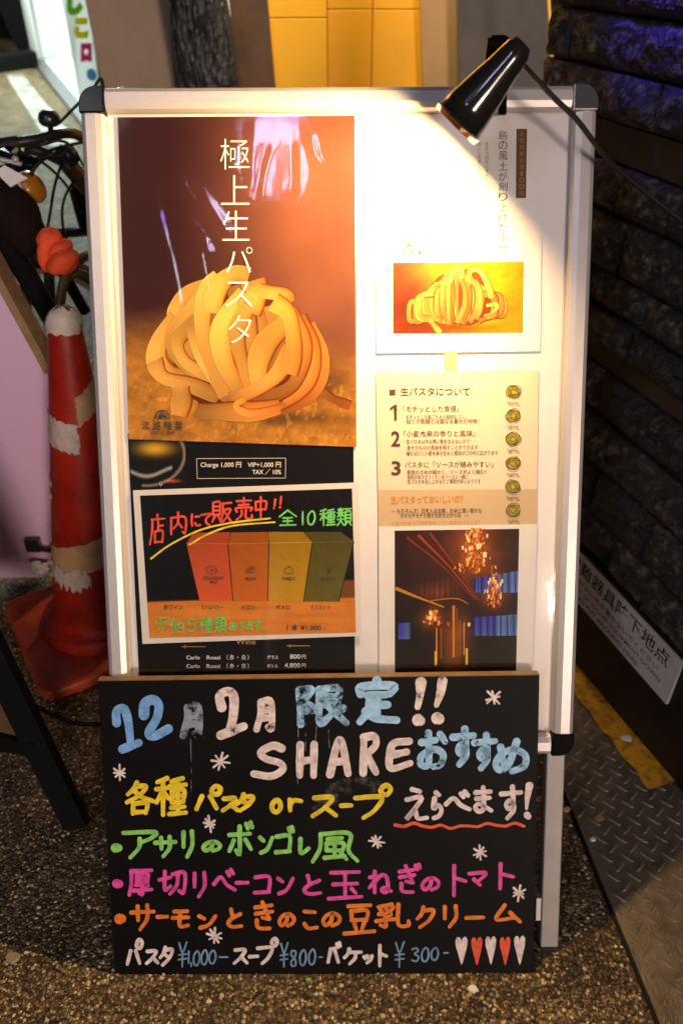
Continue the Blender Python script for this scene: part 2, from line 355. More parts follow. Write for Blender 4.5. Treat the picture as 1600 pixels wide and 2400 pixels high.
# ================================================================== GROUND
def ground():
    xs = np.concatenate([[-60, -20, -8], np.arange(-4, 4.01, 0.25), [8, 20, 60]]); ys = np.concatenate([[-30, -10], np.arange(-3, 1.6, 0.25), [SL0], np.arange(1.75, 9, 0.5), [20, 60]])
    X, Y = np.meshgrid(xs, ys); Z = np.where(Y > SL0, (Y-SL0)*SLOPE, 0.0)
    mb = MB(); mb.add(np.stack([X.ravel(), Y.ravel(), Z.ravel()], 1), grid_mesh(len(xs), len(ys)), 0)
    m = bpy.data.materials.new('asphalt'); m.use_nodes = True; n = m.node_tree.nodes; L = m.node_tree.links; p = n['Principled BSDF']
    tc = n.new('ShaderNodeTexCoord')
    v = n.new('ShaderNodeTexVoronoi'); v.inputs['Scale'].default_value = 240; L.new(tc.outputs['Object'], v.inputs['Vector'])
    v2 = n.new('ShaderNodeTexVoronoi'); v2.inputs['Scale'].default_value = 480; L.new(tc.outputs['Object'], v2.inputs['Vector'])
    nz = n.new('ShaderNodeTexNoise'); nz.inputs['Scale'].default_value = 9; nz.inputs['Detail'].default_value = 6; L.new(tc.outputs['Object'], nz.inputs['Vector'])
    # each stone its own grey/tan, dark binder between
    rp = n.new('ShaderNodeValToRGB'); e = rp.color_ramp.elements
    e[0].position = 0.0; e[0].color = (*S(56, 46, 34), 1); e[1].position = 1.0; e[1].color = (*S(250, 226, 172), 1)
    k = e.new(0.5); k.color = (*S(98, 80, 54), 1); k = e.new(0.8); k.color = (*S(136, 112, 74), 1); k = e.new(0.93); k.color = (*S(176, 148, 102), 1)
    sp = n.new('ShaderNodeSeparateColor'); L.new(v.outputs['Color'], sp.inputs[0]); L.new(sp.outputs[0], rp.inputs['Fac'])
    md = n.new('ShaderNodeMapRange'); md.inputs['From Min'].default_value = 0.25; md.inputs['From Max'].default_value = 0.75; md.inputs['To Min'].default_value = 1.3; md.inputs['To Max'].default_value = 0.45
    L.new(v.outputs['Distance'], md.inputs['Value'])
    mm = n.new('ShaderNodeMath'); mm.operation = 'MULTIPLY'; L.new(md.outputs[0], mm.inputs[0])
    mr = n.new('ShaderNodeMapRange'); mr.inputs['From Min'].default_value = 0.3; mr.inputs['From Max'].default_value = 0.7; mr.inputs['To Min'].default_value = 0.45; mr.inputs['To Max'].default_value = 1.5; L.new(nz.outputs['Fac'], mr.inputs['Value']); L.new(mr.outputs[0], mm.inputs[1])
    sc = n.new('ShaderNodeVectorMath'); sc.operation = 'SCALE'; L.new(rp.outputs[0], sc.inputs[0]); L.new(mm.outputs[0], sc.inputs['Scale']); L.new(sc.outputs[0], p.inputs['Base Color'])
    p.inputs['Roughness'].default_value = 0.55; p.inputs['Specular IOR Level'].default_value = 0.4
    ad = n.new('ShaderNodeMath'); ad.operation = 'ADD'; L.new(v.outputs['Distance'], ad.inputs[0]); 
    h2 = n.new('ShaderNodeMath'); h2.operation = 'MULTIPLY'; h2.inputs[1].default_value = 0.4; L.new(v2.outputs['Distance'], h2.inputs[0]); L.new(h2.outputs[0], ad.inputs[1])
    b = n.new('ShaderNodeBump'); b.invert = True; b.inputs['Strength'].default_value = 0.9; b.inputs['Distance'].default_value = 0.004; L.new(ad.outputs[0], b.inputs['Height']); L.new(b.outputs[0], p.inputs['Normal'])
    tag(mb.build('ground', m), kind='structure')
ground()

# ================================================================== RIGHT WALL
p1 = gnd(1346, 1560); p2 = gnd(1584, 1840)
d = Vector((-938, 0.8387*1867+0.5446*1375, 136.5)).normalized()          # course direction, climbing gently away
base = Vector(p2); dg = (Vector(p1)-Vector(p2)); dg.z = 0
WU = -Vector((dg.x, dg.y, dg.length*0.055)).normalized()
WALL = Frame(base, WU, (0, 0, 1))
W_NEAR = 0.75
W_FAR = WALL.uv(1287, 110)[0]
def wall_v(px, py): return WALL.uv(px, py)[1]

def stone_wall():
    root = empty('stone_wall', WALL.M((0, 0, 0)), 'wall of rough split black stone courses and two smooth bands', 'wall')
    joints = [0.255, 0.335, 0.43, 0.518, 0.600, 0.633, 0.695, 0.756, 0.842, 0.916, 0.972, 1.039, 1.112, 1.20, 1.29, 1.38, 1.47, 1.56, 1.65, 1.74]
    bands = {(0.600, 0.633), (0.916, 0.972)}
    M_st = mat('split_black_stone', S(48, 44, 42), rough=0.55, spec=0.6, col2=S(140, 124, 106), vscale=60, ramp=(0.5, 0.70), detail=9, bump=0.6, bscale=190)
    M_band = mat('dark_wood_band', S(70, 52, 30), rough=0.5, var=0.35, vscale=14)
    M_plinth = mat('black_plinth_paint', S(26, 23, 22), rough=0.5, var=0.4, vscale=30, bump=0.15, bscale=120)
    lo, hi = W_FAR, W_NEAR
    M_st2 = [M_st, mat('dark_split_stone', S(30, 28, 28), rough=0.45, spec=0.8, col2=S(86, 78, 70), vscale=70, ramp=(0.52, 0.7), detail=9, bump=0.7, bscale=160), mat('brown_split_stone', S(60, 52, 44), rough=0.6, spec=0.5, col2=S(176, 152, 124), vscale=48, ramp=(0.52, 0.72), detail=9, bump=0.6, bscale=230)]
    mb = MB()
    for k in range(len(joints)-1):
        a, b = joints[k], joints[k+1]
        if (a, b) in bands: continue
        rnd = random.Random(k*13+5); u = lo
        while u < hi-0.02:
            L_ = rnd.choice((0.10, 0.17, 0.24, 0.33, 0.42))*rnd.uniform(0.85, 1.15) if u > lo else rnd.uniform(0.05, 0.09)
            u2 = min(hi, u+L_); 
            if hi-u2 < 0.06: u2 = hi
            g = 0.0018; x0, x1, y0, y1 = u+g, u2-g, a+g*1.4, b-g*1.4
            st = 0.0055 if u < 0.35 else 0.02
            nx = max(4, int((x1-x0)/st)); ny = max(4, int((y1-y0)/st))
            X, Y = np.meshgrid(np.linspace(x0, x1, nx), np.linspace(y0, y1, ny))
            ed = np.minimum(np.minimum(X-x0, x1-X), np.minimum(Y-y0, y1-Y)); soft = 1-np.exp(-ed/0.010)
            n1 = fbm(X*18+k*7, Y*24, 5, 3+k, 0.6); n2 = fbm(X*70, Y*90+k, 4, 40+k, 0.65); rg = 1-np.abs(2*fbm(X*30+9, Y*34, 4, 80+k, 0.6)-1)
            Wd = 0.002 + soft*(0.010+0.030*(n1-0.4)+0.016*(rg-0.7)) + 0.007*(n2-0.5)*soft + rnd.uniform(-0.005, 0.007)
            vs = np.stack([X.ravel(), Y.ravel(), Wd.ravel()], 1)
            tone = rnd.choice((0, 0, 1, 1, 2)); mb.add(vs, grid_mesh(nx, ny), tone, (1, 1, 1), False)
            ring = [(0, j) for j in range(nx)] + [(i, nx-1) for i in range(1, ny)] + [(ny-1, j) for j in range(nx-2, -1, -1)] + [(i, 0) for i in range(ny-2, 0, -1)]
            rv = [(X[q], Y[q], Wd[q]) for q in ring]; bv = [(X[q], Y[q], -0.03) for q in ring]; n = len(ring)
            mb.add(rv+bv, [(i, n+i, n+(i+1) % n, (i+1) % n) for i in range(n)], 0)
            u = u2
    mb.build('stonework', M_st2, root)
    MB().box(lo, hi, 0.0, 1.76, -0.14, -0.012).build('backing', M_plinth, root)
    for a, b in bands: MB().box(lo, hi, a+0.002, b-0.002, -0.011, -0.002).build('band', M_band, root)
    MB().box(lo, hi, 0.0, 0.245, -0.011, 0.004).build('plinth', M_plinth, root)
    MB().box(lo, hi, 0.246, 0.254, -0.011, 0.012).build('ledge', M_plinth, root, bevel=0.002)
stone_wall()

def wall_sign():
    a = WALL.uv(1588, 1519, 0.012); b = WALL.uv(1578, 1654, 0.012)
    uR = (a[0]+b[0])/2; uL = uR-0.385; v0, v1 = 0.138, 0.2435
    off = ((uL+uR)/2, v0, 0.005)
    root = empty('wall_sign', WALL.M(off), 'long white notice with black escape equipment wording low on the stone wall', 'sign')
    M_s = mat('white_sign_enamel', (0.82, 0.77, 0.70), rough=0.4, var=0.10, vscale=40); M_edge = mat('sign_edge', (0.75, 0.68, 0.6), rough=0.4)
    MB().box(uL, uR, v0, v1, 0.005, 0.011).off(off).build('plate', M_s, root, bevel=0.0008)
    MB().box(uL, uR, v1-0.0005, v1+0.0035, 0.005, 0.0125).off(off).build('top_edge', M_edge, root)
    t = MB(); H = v1-v0; f = lambda x, y: (x, y)
    def row(body, x0, x1, y0, y1, o): put_text(t, f, body, x0, -y0, x1, -y1, 0.0114, o) if False else put_text(t, lambda X, Y: (X, -Y), body, x0, -y1, x1, -y0, 0.0114, o)
    row('避難器具降下地点', uL+0.060, uR-0.024, v0+0.60*H, v0+0.92*H, 0.012)
    row('この付近に物を置かないでください', uL+0.070, uR-0.040, v0+0.40*H, v0+0.52*H, 0.008)
    row('POINT OF ESCAPE EQUIPMENT DOWN', uL+0.072, uR-0.028, v0+0.23*H, v0+0.33*H, 0.008)
    row('NO PUT AROUND HERE', uL+0.105, uR-0.085, v0+0.08*H, v0+0.18*H, 0.008)
    t.off(off).build('lettering', M_ink, root)
wall_sign()

# ground markings and the chequered steel plate
def yellow_line():
    M_y = mat('worn_yellow_paint', S(240, 176, 40), rough=0.4, col2=S(120, 90, 40), vscale=75, ramp=(0.47, 0.72), detail=8, bump=0.5, bscale=300)
    q = [gnd(1344, 1632), gnd(1520, 1858), gnd(1586, 1836), gnd(1352, 1568)]
    far = (q[0]-q[1]).normalized()*0.7; far2 = (q[3]-q[2]).normalized()*0.7
    P = [q[0]+far, q[1], q[2], q[3]+far2]
    N = 40; vs = []; rnd = random.Random(2)
    for i in range(N+1):
        t = i/N; a = P[0].lerp(P[1], t); b = P[3].lerp(P[2], t); j = 0.003*math.sin(i*2.1)+0.002*rnd.random()
        d_ = (a-b).normalized(); vs += [(a.x+d_.x*j, a.y+d_.y*j, 0.0095), (b.x, b.y, 0.0095)]
    mb = MB(); mb.add(vs, [(2*i, 2*i+2, 2*i+3, 2*i+1) for i in range(N)]); o = mb.build('yellow_line', M_y, fix=True); tag(o, kind='structure')
    # brighter flake on the line
yellow_line()

def steel_plate():
    e0, e1 = gnd(1320, 1853), gnd(1543, 2400); ed = (e1-e0); ed.z = 0; ed.normalize()
    O = Vector((e0.x, e0.y, 0)); PF = Frame(O, Vector((ed.x, ed.y, 0)), Vector((-ed.y, ed.x, 0)))
    # right-hand side of the edge: V points away from the sign, towards the wall
    M_pl = mat('chequered_steel', S(128, 118, 102), rough=0.42, metal=0.45, var=0.35, vscale=18, bump=0.25, bscale=300, detail=6)
    root = empty('steel_plate', PF.M(), 'chequered steel plate with raised treads on the ground before the stone wall', 'floor plate')
    # outline: edge line, cut by the wall foot
    def side(P): return PF.uv
    wl = []
    for u_ in (W_FAR+0.05, W_NEAR):
        p = WALL.P(u_, 0, 0.001); q = p-O; wl.append((q.dot(PF.U), q.dot(PF.V)))
    (ax, ay), (bx, by) = wl                 # far, near on the wall foot
    up = 1 if ay > 0 or by > 0 else -1
    kx = ax + (bx-ax)*(0-ay)/(by-ay) if abs(by-ay) > 1e-6 else ax
    outline = [(max(-0.6, ax), 0), (1.0, 0), (bx, by), (ax, ay)]
    area = sum(outline[i][0]*outline[(i+1) % 4][1]-outline[(i+1) % 4][0]*outline[i][1] for i in range(4))
    if area < 0: outline = outline[::-1]
    mb = MB(); mb.prism(outline, 0.0005, 0.005, 0)
    def inside(x, y, m=0.012):
        n = len(outline)
        for i in range(n):
            (x0, y0), (x1, y1) = outline[i], outline[(i+1) % n]; L_ = math.hypot(x1-x0, y1-y0)
            if L_ > 1e-6 and ((x1-x0)*(y-y0)-(y1-y0)*(x-x0))/L_ < m: return False
        return True
    step = 0.0235
    for i in range(-60, 70):
        for j in range(-60, 70):
            x = (i*math.cos(0.70)-j*math.sin(0.70))*step; y = (i*math.sin(0.70)+j*math.cos(0.70))*step
            if not inside(x, y): continue
            p = PF.P(x, y)
            if abs(p.x) > 0.9 or p.y < 0.45: continue
            a = 0.70 + (math.pi/2 if (i+j) % 2 else 0) + 0.0; ca, sa = math.cos(a), math.sin(a); l, w_, h = 0.0135, 0.0030, 0.0022
            prof = [(-l, 0), (-l*0.55, -w_), (l*0.55, -w_), (l, 0), (l*0.55, w_), (-l*0.55, w_)]
            low = [(x+px*ca-py*sa, y+px*sa+py*ca, 0.0048) for px, py in prof]; hi_ = [(x+0.8*px*ca-0.45*py*sa, y+0.8*px*sa+0.45*py*ca, 0.005+h) for px, py in prof]
            mb.add(low+hi_, [tuple(range(6, 12))]+[(q, (q+1) % 6, 6+(q+1) % 6, 6+q) for q in range(6)], 0, smooth=False)
    mb.build('tread_plate', M_pl, root)
    g = MB(); g.box(outline[0][0] if False else -0.5, 0.95, -0.006*1, 0.0, 0.0004, 0.0012); g.build('seam', M_rubber, root)
steel_plate()

# ================================================================== THE LIT SIGN STAND (local frame: u right, v up along the face, w out)
c2w = lambda c: Vector((c[0], -sn*c[1]+cs*c[2], -cs*c[1]-sn*c[2]))
bx_ = c2w((0.99998, -0.00638, 0.00262)); by_ = c2w((0.00594, 0.98960, 0.14374)); bt = CAM + c2w((-0.00345, -0.526, 0.99096))
V_ = -by_; LEN = bt.z/V_.z
FB = Frame(bt - V_*LEN, bx_, V_)
W2 = 0.319; BV0 = LEN-0.8722; BV1 = LEN
print('board length', LEN, 'tilt', math.degrees(math.asin(-V_.y*0+math.sqrt(max(0, 1-V_.z**2)))), 'foot', FB.O)

def rail(mb, p, q, inward, mi=0):
    """A snap-frame rail from p to q (u,v), profile rising from the outer edge towards `inward` (u,v unit)."""
    prof = [(0, 0.0), (0, 0.007), (0.0025, 0.0125), (0.007, 0.015), (0.019, 0.0150), (0.0262, 0.0125), (0.029, 0.008), (0.0292, 0.002)]
    vs = []
    for a in (p, q): vs += [(a[0]+inward[0]*k, a[1]+inward[1]*k, h) for k, h in prof]
    n = len(prof); mb.add(vs, [(i, i+1, n+i+1, n+i) for i in range(n-1)] + [tuple(range(n))[::-1], tuple(range(n, 2*n))], mi)

def sign_stand():
    root = empty('sign_stand', FB.M(), 'lit aluminium pavement sign stand with posters behind clear film', 'sign stand')
    c = 0.031
    for nm, p, q, inn in (('top_rail', (-W2+c, BV1), (W2-c, BV1), (0, -1)), ('bottom_rail', (-W2+c, BV0), (W2-c, BV0), (0, 1)),
                          ('side_rail', (-W2, BV0+c), (-W2, BV1-c), (1, 0)), ('side_rail', (W2, BV0+c), (W2, BV1-c), (-1, 0))):
        m = MB(); rail(m, p, q, inn); m.build(nm, M_alu, root, bevel=0.0012, fix=True)
    M_cap2 = mat('chromed_cap', (0.42, 0.40, 0.44), rough=0.16, metal=0.85)
    for sx in (-1, 1):
        for top in (1, 0):
            cx, cy = sx*(W2-c), (BV1-c if top else BV0+c); sy = 1 if top else -1
            k = 0.010; arc = [(cx, cy), (cx+sx*c, cy)] + [(cx+sx*(k+(c-k)*math.cos(t)), cy+sy*(k+(c-k)*math.sin(t))) for t in np.linspace(0, math.pi/2, 10)] + [(cx, cy+sy*c)]
            m = MB(); m.prism(arc, 0, 0.0168); m.build('corner_cap', M_cap2 if (sx > 0 and top) else M_black_plastic, root, bevel=0.0015, fix=True)
    MB().box(-W2+0.006, W2-0.006, BV0+0.006, BV1-0.006, -0.006, 0.0).build('backing_panel', M_panel, root)
    # front legs run on from the side rails to the ground
    for sx in (-1, 1):
        x = sx*(W2-0.0215); m = MB(); m.box(x-0.013, x+0.013, 0.004, BV0+0.004, -0.016, 0.005); leg = m.build('leg', M_leg, root, bevel=0.002)
        f = MB(); f.box(x-0.0135, x+0.0135, 0.0, 0.0042, -0.0165, 0.0055); f.build('foot_cap', M_rubber, leg)
        if sx > 0:
            k = MB(); k.box(x-0.020, x-0.0135, 0.045, 0.080, -0.010, 0.002); k.build('cord_clip', M_alu, root)
    # rear half, opened backwards
    hinge = Vector((0, 0.0, 0)); 
    topw = FB.P(0, BV1-0.004, -0.030); a = math.radians(12.5)
    RV = Vector((0, -math.sin(a), math.cos(a))); RF = Frame(topw-RV*(topw.z/RV.z)+Vector((0, 0, 0)), -FB.U, RV)
    Lr = topw.z/RV.z + 0.014
    inv = FB.M().inverted() @ RF.M()
    def rl(m): m.v = [tuple(inv @ Vector(p)) for p in m.v]; return m
    m = MB()
    rail(m, (-W2+c+0.016, Lr), (W2-c-0.016, Lr), (0, -1)); rail(m, (-W2, Lr-0.87), (W2, Lr-0.87), (0, 1)); rail(m, (-W2, Lr-0.87+c), (-W2, Lr-c), (1, 0)); rail(m, (W2, Lr-0.87+c), (W2, Lr-c), (-1, 0))
    rl(m).build('rear_frame', M_alu, root, fix=True)
    m = MB(); m.box(-W2+0.006, W2-0.006, Lr-0.865, Lr-0.006, -0.006, 0.0); rl(m).build('rear_panel', M_panel, root)
    for sx in (-1, 1):
        x = sx*(W2-0.0205); m = MB(); m.box(x-0.014, x+0.014, 0.0, Lr-0.866, -0.016, 0.005); rl(m).build('leg', M_alu, root, bevel=0.002)
        m = MB(); arc = [(sx*(W2-c-0.016), Lr-c)]+[(sx*(W2-c-0.016)+sx*0.030*math.cos(t), Lr-c+0.031*math.sin(t)) for t in np.linspace(0, math.pi/2, 8)]
        m.prism(arc, 0, 0.016); rl(m).build('corner_cap', M_cap2, root, fix=True)
        m = MB(); m.box(sx*0.22-0.02, sx*0.22+0.02, BV1-0.030, BV1-0.004, -0.024, -0.0165); m.build('hinge', M_black_plastic, root)
    # clear cover film with the creases seen in the photo
    st = 0.0022; us = np.arange(-W2+0.029, W2-0.0285, st); vs = np.arange(BV0+0.03, BV1-0.0285, st); X, Y = np.meshgrid(us, vs)
    Zf = 0.0052 + 0.0008*(fbm(X*9, Y*7, 3, 5)-0.5) + 0.00012*(fbm(X*60, Y*35, 3, 9)-0.5)
    def crease(pxs, sg, slope=None, k=1.0):
        """A soft one-sided crease: its middle leans `slope` towards the unseen lit signs."""
        nonlocal Zf
        P = [np.array(FB.uv(*q)) for q in smooth_path(pxs, n=6)]; best = np.full(X.shape, 1e9); tt = np.zeros(X.shape); sd_ = np.zeros(X.shape)
        for i in range(len(P)-1):
            a_, b_ = P[i], P[i+1]; d_ = b_-a_; L2 = d_@d_
            t = np.clip(((X-a_[0])*d_[0]+(Y-a_[1])*d_[1])/L2, 0, 1); ex_, ey_ = X-a_[0]-t*d_[0], Y-a_[1]-t*d_[1]; D = np.hypot(ex_, ey_)
            q = D < best; best = np.where(q, D, best); tt = np.where(q, (i+t)/(len(P)-1), tt); sd_ = np.where(q, D*np.sign(ex_), sd_)
        if slope is None: pxx = np.interp(tt, np.linspace(0, 1, len(P)), [q_[0] for q_ in smooth_path(pxs, n=6)]); slope = (pxx-120)/F/2*0.98
        Zf = Zf + k*slope*sd_*np.exp(-(best/sg)**2)*np.clip(1.6*np.sin(np.pi*np.clip(tt, 0.02, 0.98)), 0, 1)
    crease([(368, 450), (392, 540), (418, 650), (440, 790)], 0.010)
    crease([(420, 390), (452, 455), (505, 535), (550, 620)], 0.012, None, 1.04)
    crease([(470, 560), (482, 620), (494, 700), (502, 810)], 0.009, None, 1.04)
    crease([(592, 270), (582, 360), (590, 470)], 0.009, 0.02)
    crease([(640, 330), (618, 400), (605, 500)], 0.008, 0.03)
    crease([(690, 330), (694, 400), (690, 480)], 0.008, -0.03)
    crease([(735, 310), (750, 370), (785, 405)], 0.008, 0.045)
    crease([(1262, 355), (1258, 480), (1300, 550)], 0.010, 0.16)
    crease([(1310, 350), (1308, 450), (1325, 545)], 0.008, -0.16)
    crease([(345, 1165), (352, 1290), (362, 1400), (372, 1490)], 0.012)
    crease([(385, 1270), (396, 1380), (400, 1490)], 0.008)
    crease([(350, 1490), (390, 1530), (420, 1560)], 0.008)
    crease([(310, 1050), (360, 1120), (410, 1110), (425, 1060)], 0.007, 0.1)
    mb = MB(); mb.add(np.stack([X.ravel(), Y.ravel(), Zf.ravel()], 1), grid_mesh(len(us), len(vs)), 0, smooth=True)
    mb.build('clear_cover', M_film, root)
sign_stand()

# ------------------------------------------------------------------ posters
fb = FB.uv
def sheet(name, label, quad, w, t, mats, body):
    """A sheet held on the board: quad = photo px TL,TR,BR,BL; body(mb) draws the print on it."""
    q = [fb(*p) for p in quad]; u0 = (q[2][0]+q[3][0])/2; v0 = (q[2][1]+q[3][1])/2; off = (u0, v0, w)
    root = empty(name, FB.M(off), label, 'poster' if 'poster' in name else 'sheet')
    return root, off, q
def sheet_mesh(q, w, t, mi=0):
    m = MB(); vs = [(*p, w) for p in q]+[(*p, w+t) for p in q]
    m.add(vs, [(0, 1, 2, 3), (7, 6, 5, 4), (0, 4, 5, 1), (1, 5, 6, 2), (2, 6, 7, 3), (3, 7, 4, 0)], mi); return m
def print_grid(mb, quad, w, fn, nx, ny):
    """A printed picture: fn(s,t)->linear rgb on an nx x ny grid over the quad (s right, t down)."""
    q = [np.array(fb(*p)) for p in quad]; s_, t_ = np.meshgrid(np.linspace(0, 1, nx), np.linspace(0, 1, ny)); s_ = s_.ravel(); t_ = t_.ravel()
    P = (q[0][None]*((1-s_)*(1-t_))[:, None]+q[1][None]*(s_*(1-t_))[:, None]+q[2][None]*(s_*t_)[:, None]+q[3][None]*((1-s_)*t_)[:, None])
    col = np.clip(fn(s_, t_), 0, 1); b = len(mb.v); mb.v += [(a[0], a[1], w) for a in P]; mb.c += [tuple(x) for x in col]
    fs = [tuple(i+b for i in f[::-1]) for f in grid_mesh(nx, ny)]; mb.f += fs; mb.m += [0]*len(fs); mb.sm += [False]*len(fs)
def sm(x, a, b): t = np.clip((x-a)/(b-a), 0, 1); return t*t*(3-2*t)
def lerp3(a, b, t): return np.array(a)[None]*(1-t)[:, None]+np.array(b)[None]*t[:, None]

def z4(x, y): return (250+x/2.613, 600+y/2.613)
def noodles(mb, fmap, w, tf, wscale, strands, shade=None):
    LT = S(236, 180, 86); MD = S(222, 156, 58); DK = S(172, 96, 26); ED = S(104, 46, 10)
    for pts, wd, tone in strands:
        k = tone; cc = tuple(x*k for x in LT)
        brush(mb, fmap, [tf(*p) for p in pts], wd*1.42*wscale, w, 0, cc, taper=0.05, cap=False, n=8, jit=0.13, shade=shade,
              edge=(tuple(x*k for x in DK), tuple(x*k for x in MD), tuple(x*k for x in MD), tuple(x*k*0.8 for x in ED)))
NEST = [  # x,y in the enlarged view of the nest; width; tone
 ([(1280, 800), (1390, 875), (1492, 915)], 40, .45), ([(900, 930), (1150, 900), (1280, 780), (1300, 600), (1230, 420)], 80, .55),
 ([(620, 760), (800, 860), (1000, 880), (1180, 800)], 90, .4), ([(700, 300), (640, 520), (760, 780)], 100, .45), ([(880, 260), (960, 500), (960, 800)], 110, .42),
 ([(1020, 300), (1060, 500), (1000, 780)], 100, .5), ([(790, 180), (860, 400), (900, 700)], 90, .5),
 ([(430, 420), (520, 600), (700, 800)], 90, .55), ([(340, 560), (420, 740), (640, 830)], 70, .7),
 ([(1180, 370), (1260, 560), (1230, 760), (1080, 890), (900, 940)], 75, .7), ([(1120, 330), (1210, 560), (1150, 780), (980, 880)], 70, .6),
 ([(640, 195), (490, 240), (430, 330), (440, 400)], 80, .95), ([(440, 380), (330, 520), (310, 640), (380, 730), (520, 750)], 95, .95),
 ([(600, 230), (520, 330), (420, 470), (430, 590), (520, 690), (640, 740)], 70, .85), ([(560, 390), (440, 520), (480, 640), (600, 720)], 60, .8),
 ([(295, 640), (350, 740), (520, 790), (690, 860)], 70, .85), ([(455, 800), (460, 880), (445, 980)], 90, 1.0),
 ([(520, 430), (600, 640), (720, 850)], 62, .9),
 ([(700, 140), (620, 220), (590, 380), (610, 540), (680, 700), (745, 850)], 85, 1.0), 
 ([(870, 130), (790, 110), (720, 150), (665, 240), (650, 350)], 85, .95), ([(850, 230), (760, 340), (700, 480), (730, 660), (840, 850)], 90, 1.05),
 ([(860, 330), (800, 470), (830, 640), (900, 830)], 70, .8), ([(900, 150), (920, 230), (870, 340)], 105, .85),
 ([(940, 215), (1080, 240), (1125, 290)], 70, .85), ([(1110, 400), (980, 530), (930, 660), (940, 800)], 100, .95),
 ([(1130, 560), (1050, 720), (920, 820), (760, 885)], 70, .85),
 ([(1020, 280), (1110, 350), (1145, 500), (1140, 620), (1115, 725)], 80, 1.0),
 ([(560, 950), (700, 950), (900, 950), (1060, 920)], 85, .8), ([(850, 880), (800, 920), (880, 960), (1040, 930), (1090, 900)], 34, .95),
]
def big_poster():
    quad = [(277, 276), (831, 272), (835, 1047), (303, 1029)]
    root, off, q = sheet('pasta_poster', 'large dark brown poster of a pasta nest with a white title running down it', quad, 0.0012, 0, None, None)
    sheet_mesh(q, 0.0012, 0.0005).off(off).build('paper', M_paper, root)
    mb = MB()
    def fn(s, t):
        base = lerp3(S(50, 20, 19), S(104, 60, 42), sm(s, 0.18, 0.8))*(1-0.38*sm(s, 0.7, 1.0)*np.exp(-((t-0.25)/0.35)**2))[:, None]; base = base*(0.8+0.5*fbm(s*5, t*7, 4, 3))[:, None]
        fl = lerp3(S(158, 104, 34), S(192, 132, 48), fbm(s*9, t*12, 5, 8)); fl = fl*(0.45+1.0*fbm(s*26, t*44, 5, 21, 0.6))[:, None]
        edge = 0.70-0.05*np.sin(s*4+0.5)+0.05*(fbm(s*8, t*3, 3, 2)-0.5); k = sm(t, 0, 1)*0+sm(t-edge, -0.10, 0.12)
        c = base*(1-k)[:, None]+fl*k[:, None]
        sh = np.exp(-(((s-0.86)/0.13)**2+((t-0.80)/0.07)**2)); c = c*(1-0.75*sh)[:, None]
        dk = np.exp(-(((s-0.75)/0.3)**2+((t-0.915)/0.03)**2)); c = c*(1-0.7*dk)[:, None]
        fib = (fbm(s*70+t*20, t*60, 3, 77, 0.7) > 0.66)*k*(t > 0.8); c = c+fib[:, None]*np.array(S(150, 110, 50))[None]*0.5
        return c
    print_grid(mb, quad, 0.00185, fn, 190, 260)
    noodles_mb = mb
    sil = [(300, 620), (345, 510), (420, 410), (425, 320), (480, 240), (610, 200), (700, 145), (790, 115), (880, 150), (960, 215), (1080, 225), (1130, 280), (1170, 350), (1240, 440), (1290, 560), (1290, 700), (1250, 800), (1140, 890), (1040, 935), (850, 945), (600, 960), (560, 890), (470, 850), (330, 730)]
    poly(mb, fb, [z4(*p) for p in sil], 0.0019, 0, S(92, 34, 8))
    noodles(mb, fb, 0.00195, z4, 1/2.613, NEST, lambda p: tuple(1.0-k*float(sm(p[0], 480, 760))*0.9-k2*float(sm(p[1], 860, 980)) for k, k2 in ((0.12, .1), (0.42, .25), (0.55, .3))))
    mb.off(off).build('photo_print', M_print, root)
    t = MB()
    for ch, x0, y0, x1, y1 in (('極', 517, 327, 585, 398), ('上', 519, 412, 585, 481), ('生', 522, 495, 585, 565), ('パ', 530, 580, 592, 640), ('ス', 528, 660, 592, 720), ('タ', 535, 738, 590, 805)):
        put_text(t, fb, ch, x0, y0, x1, y1, 0.0026, -0.011)
    t.off(off).build('title_lettering', M_inkw, root)
    t = MB(); logo(t, fb, (334, 962, 430, 1018), 0.0026); t.off(off).build('logo', M_ink, root)
def logo(t, f, bx, w):
    x0, y0, x1, y1 = bx; W_ = x1-x0; H = y1-y0; X = lambda a: x0+a*W_; Y = lambda a: y0+a*H
    for pts in ([(.32, .36), (.37, .12), (.46, .0), (.53, .10), (.60, .36)], [(.40, .36), (.44, .18), (.53, .0), (.62, .12), (.68, .36)], [(.45, .36), (.50, .16), (.55, .36)], [(.40, .25), (.60, .25)]):
        brush(t, f, [(X(a), Y(b)) for a, b in pts], W_*.035, w, 0, cap=False)
    put_line(t, f, '淡 路 麺 業', X(0), Y(.64), H*.36, w, 0.012, width=W_)
    put_line(t, f, 'SINCE 1909', X(.22), Y(.93), H*.13, w, 0.01, width=W_*.56)
big_poster()

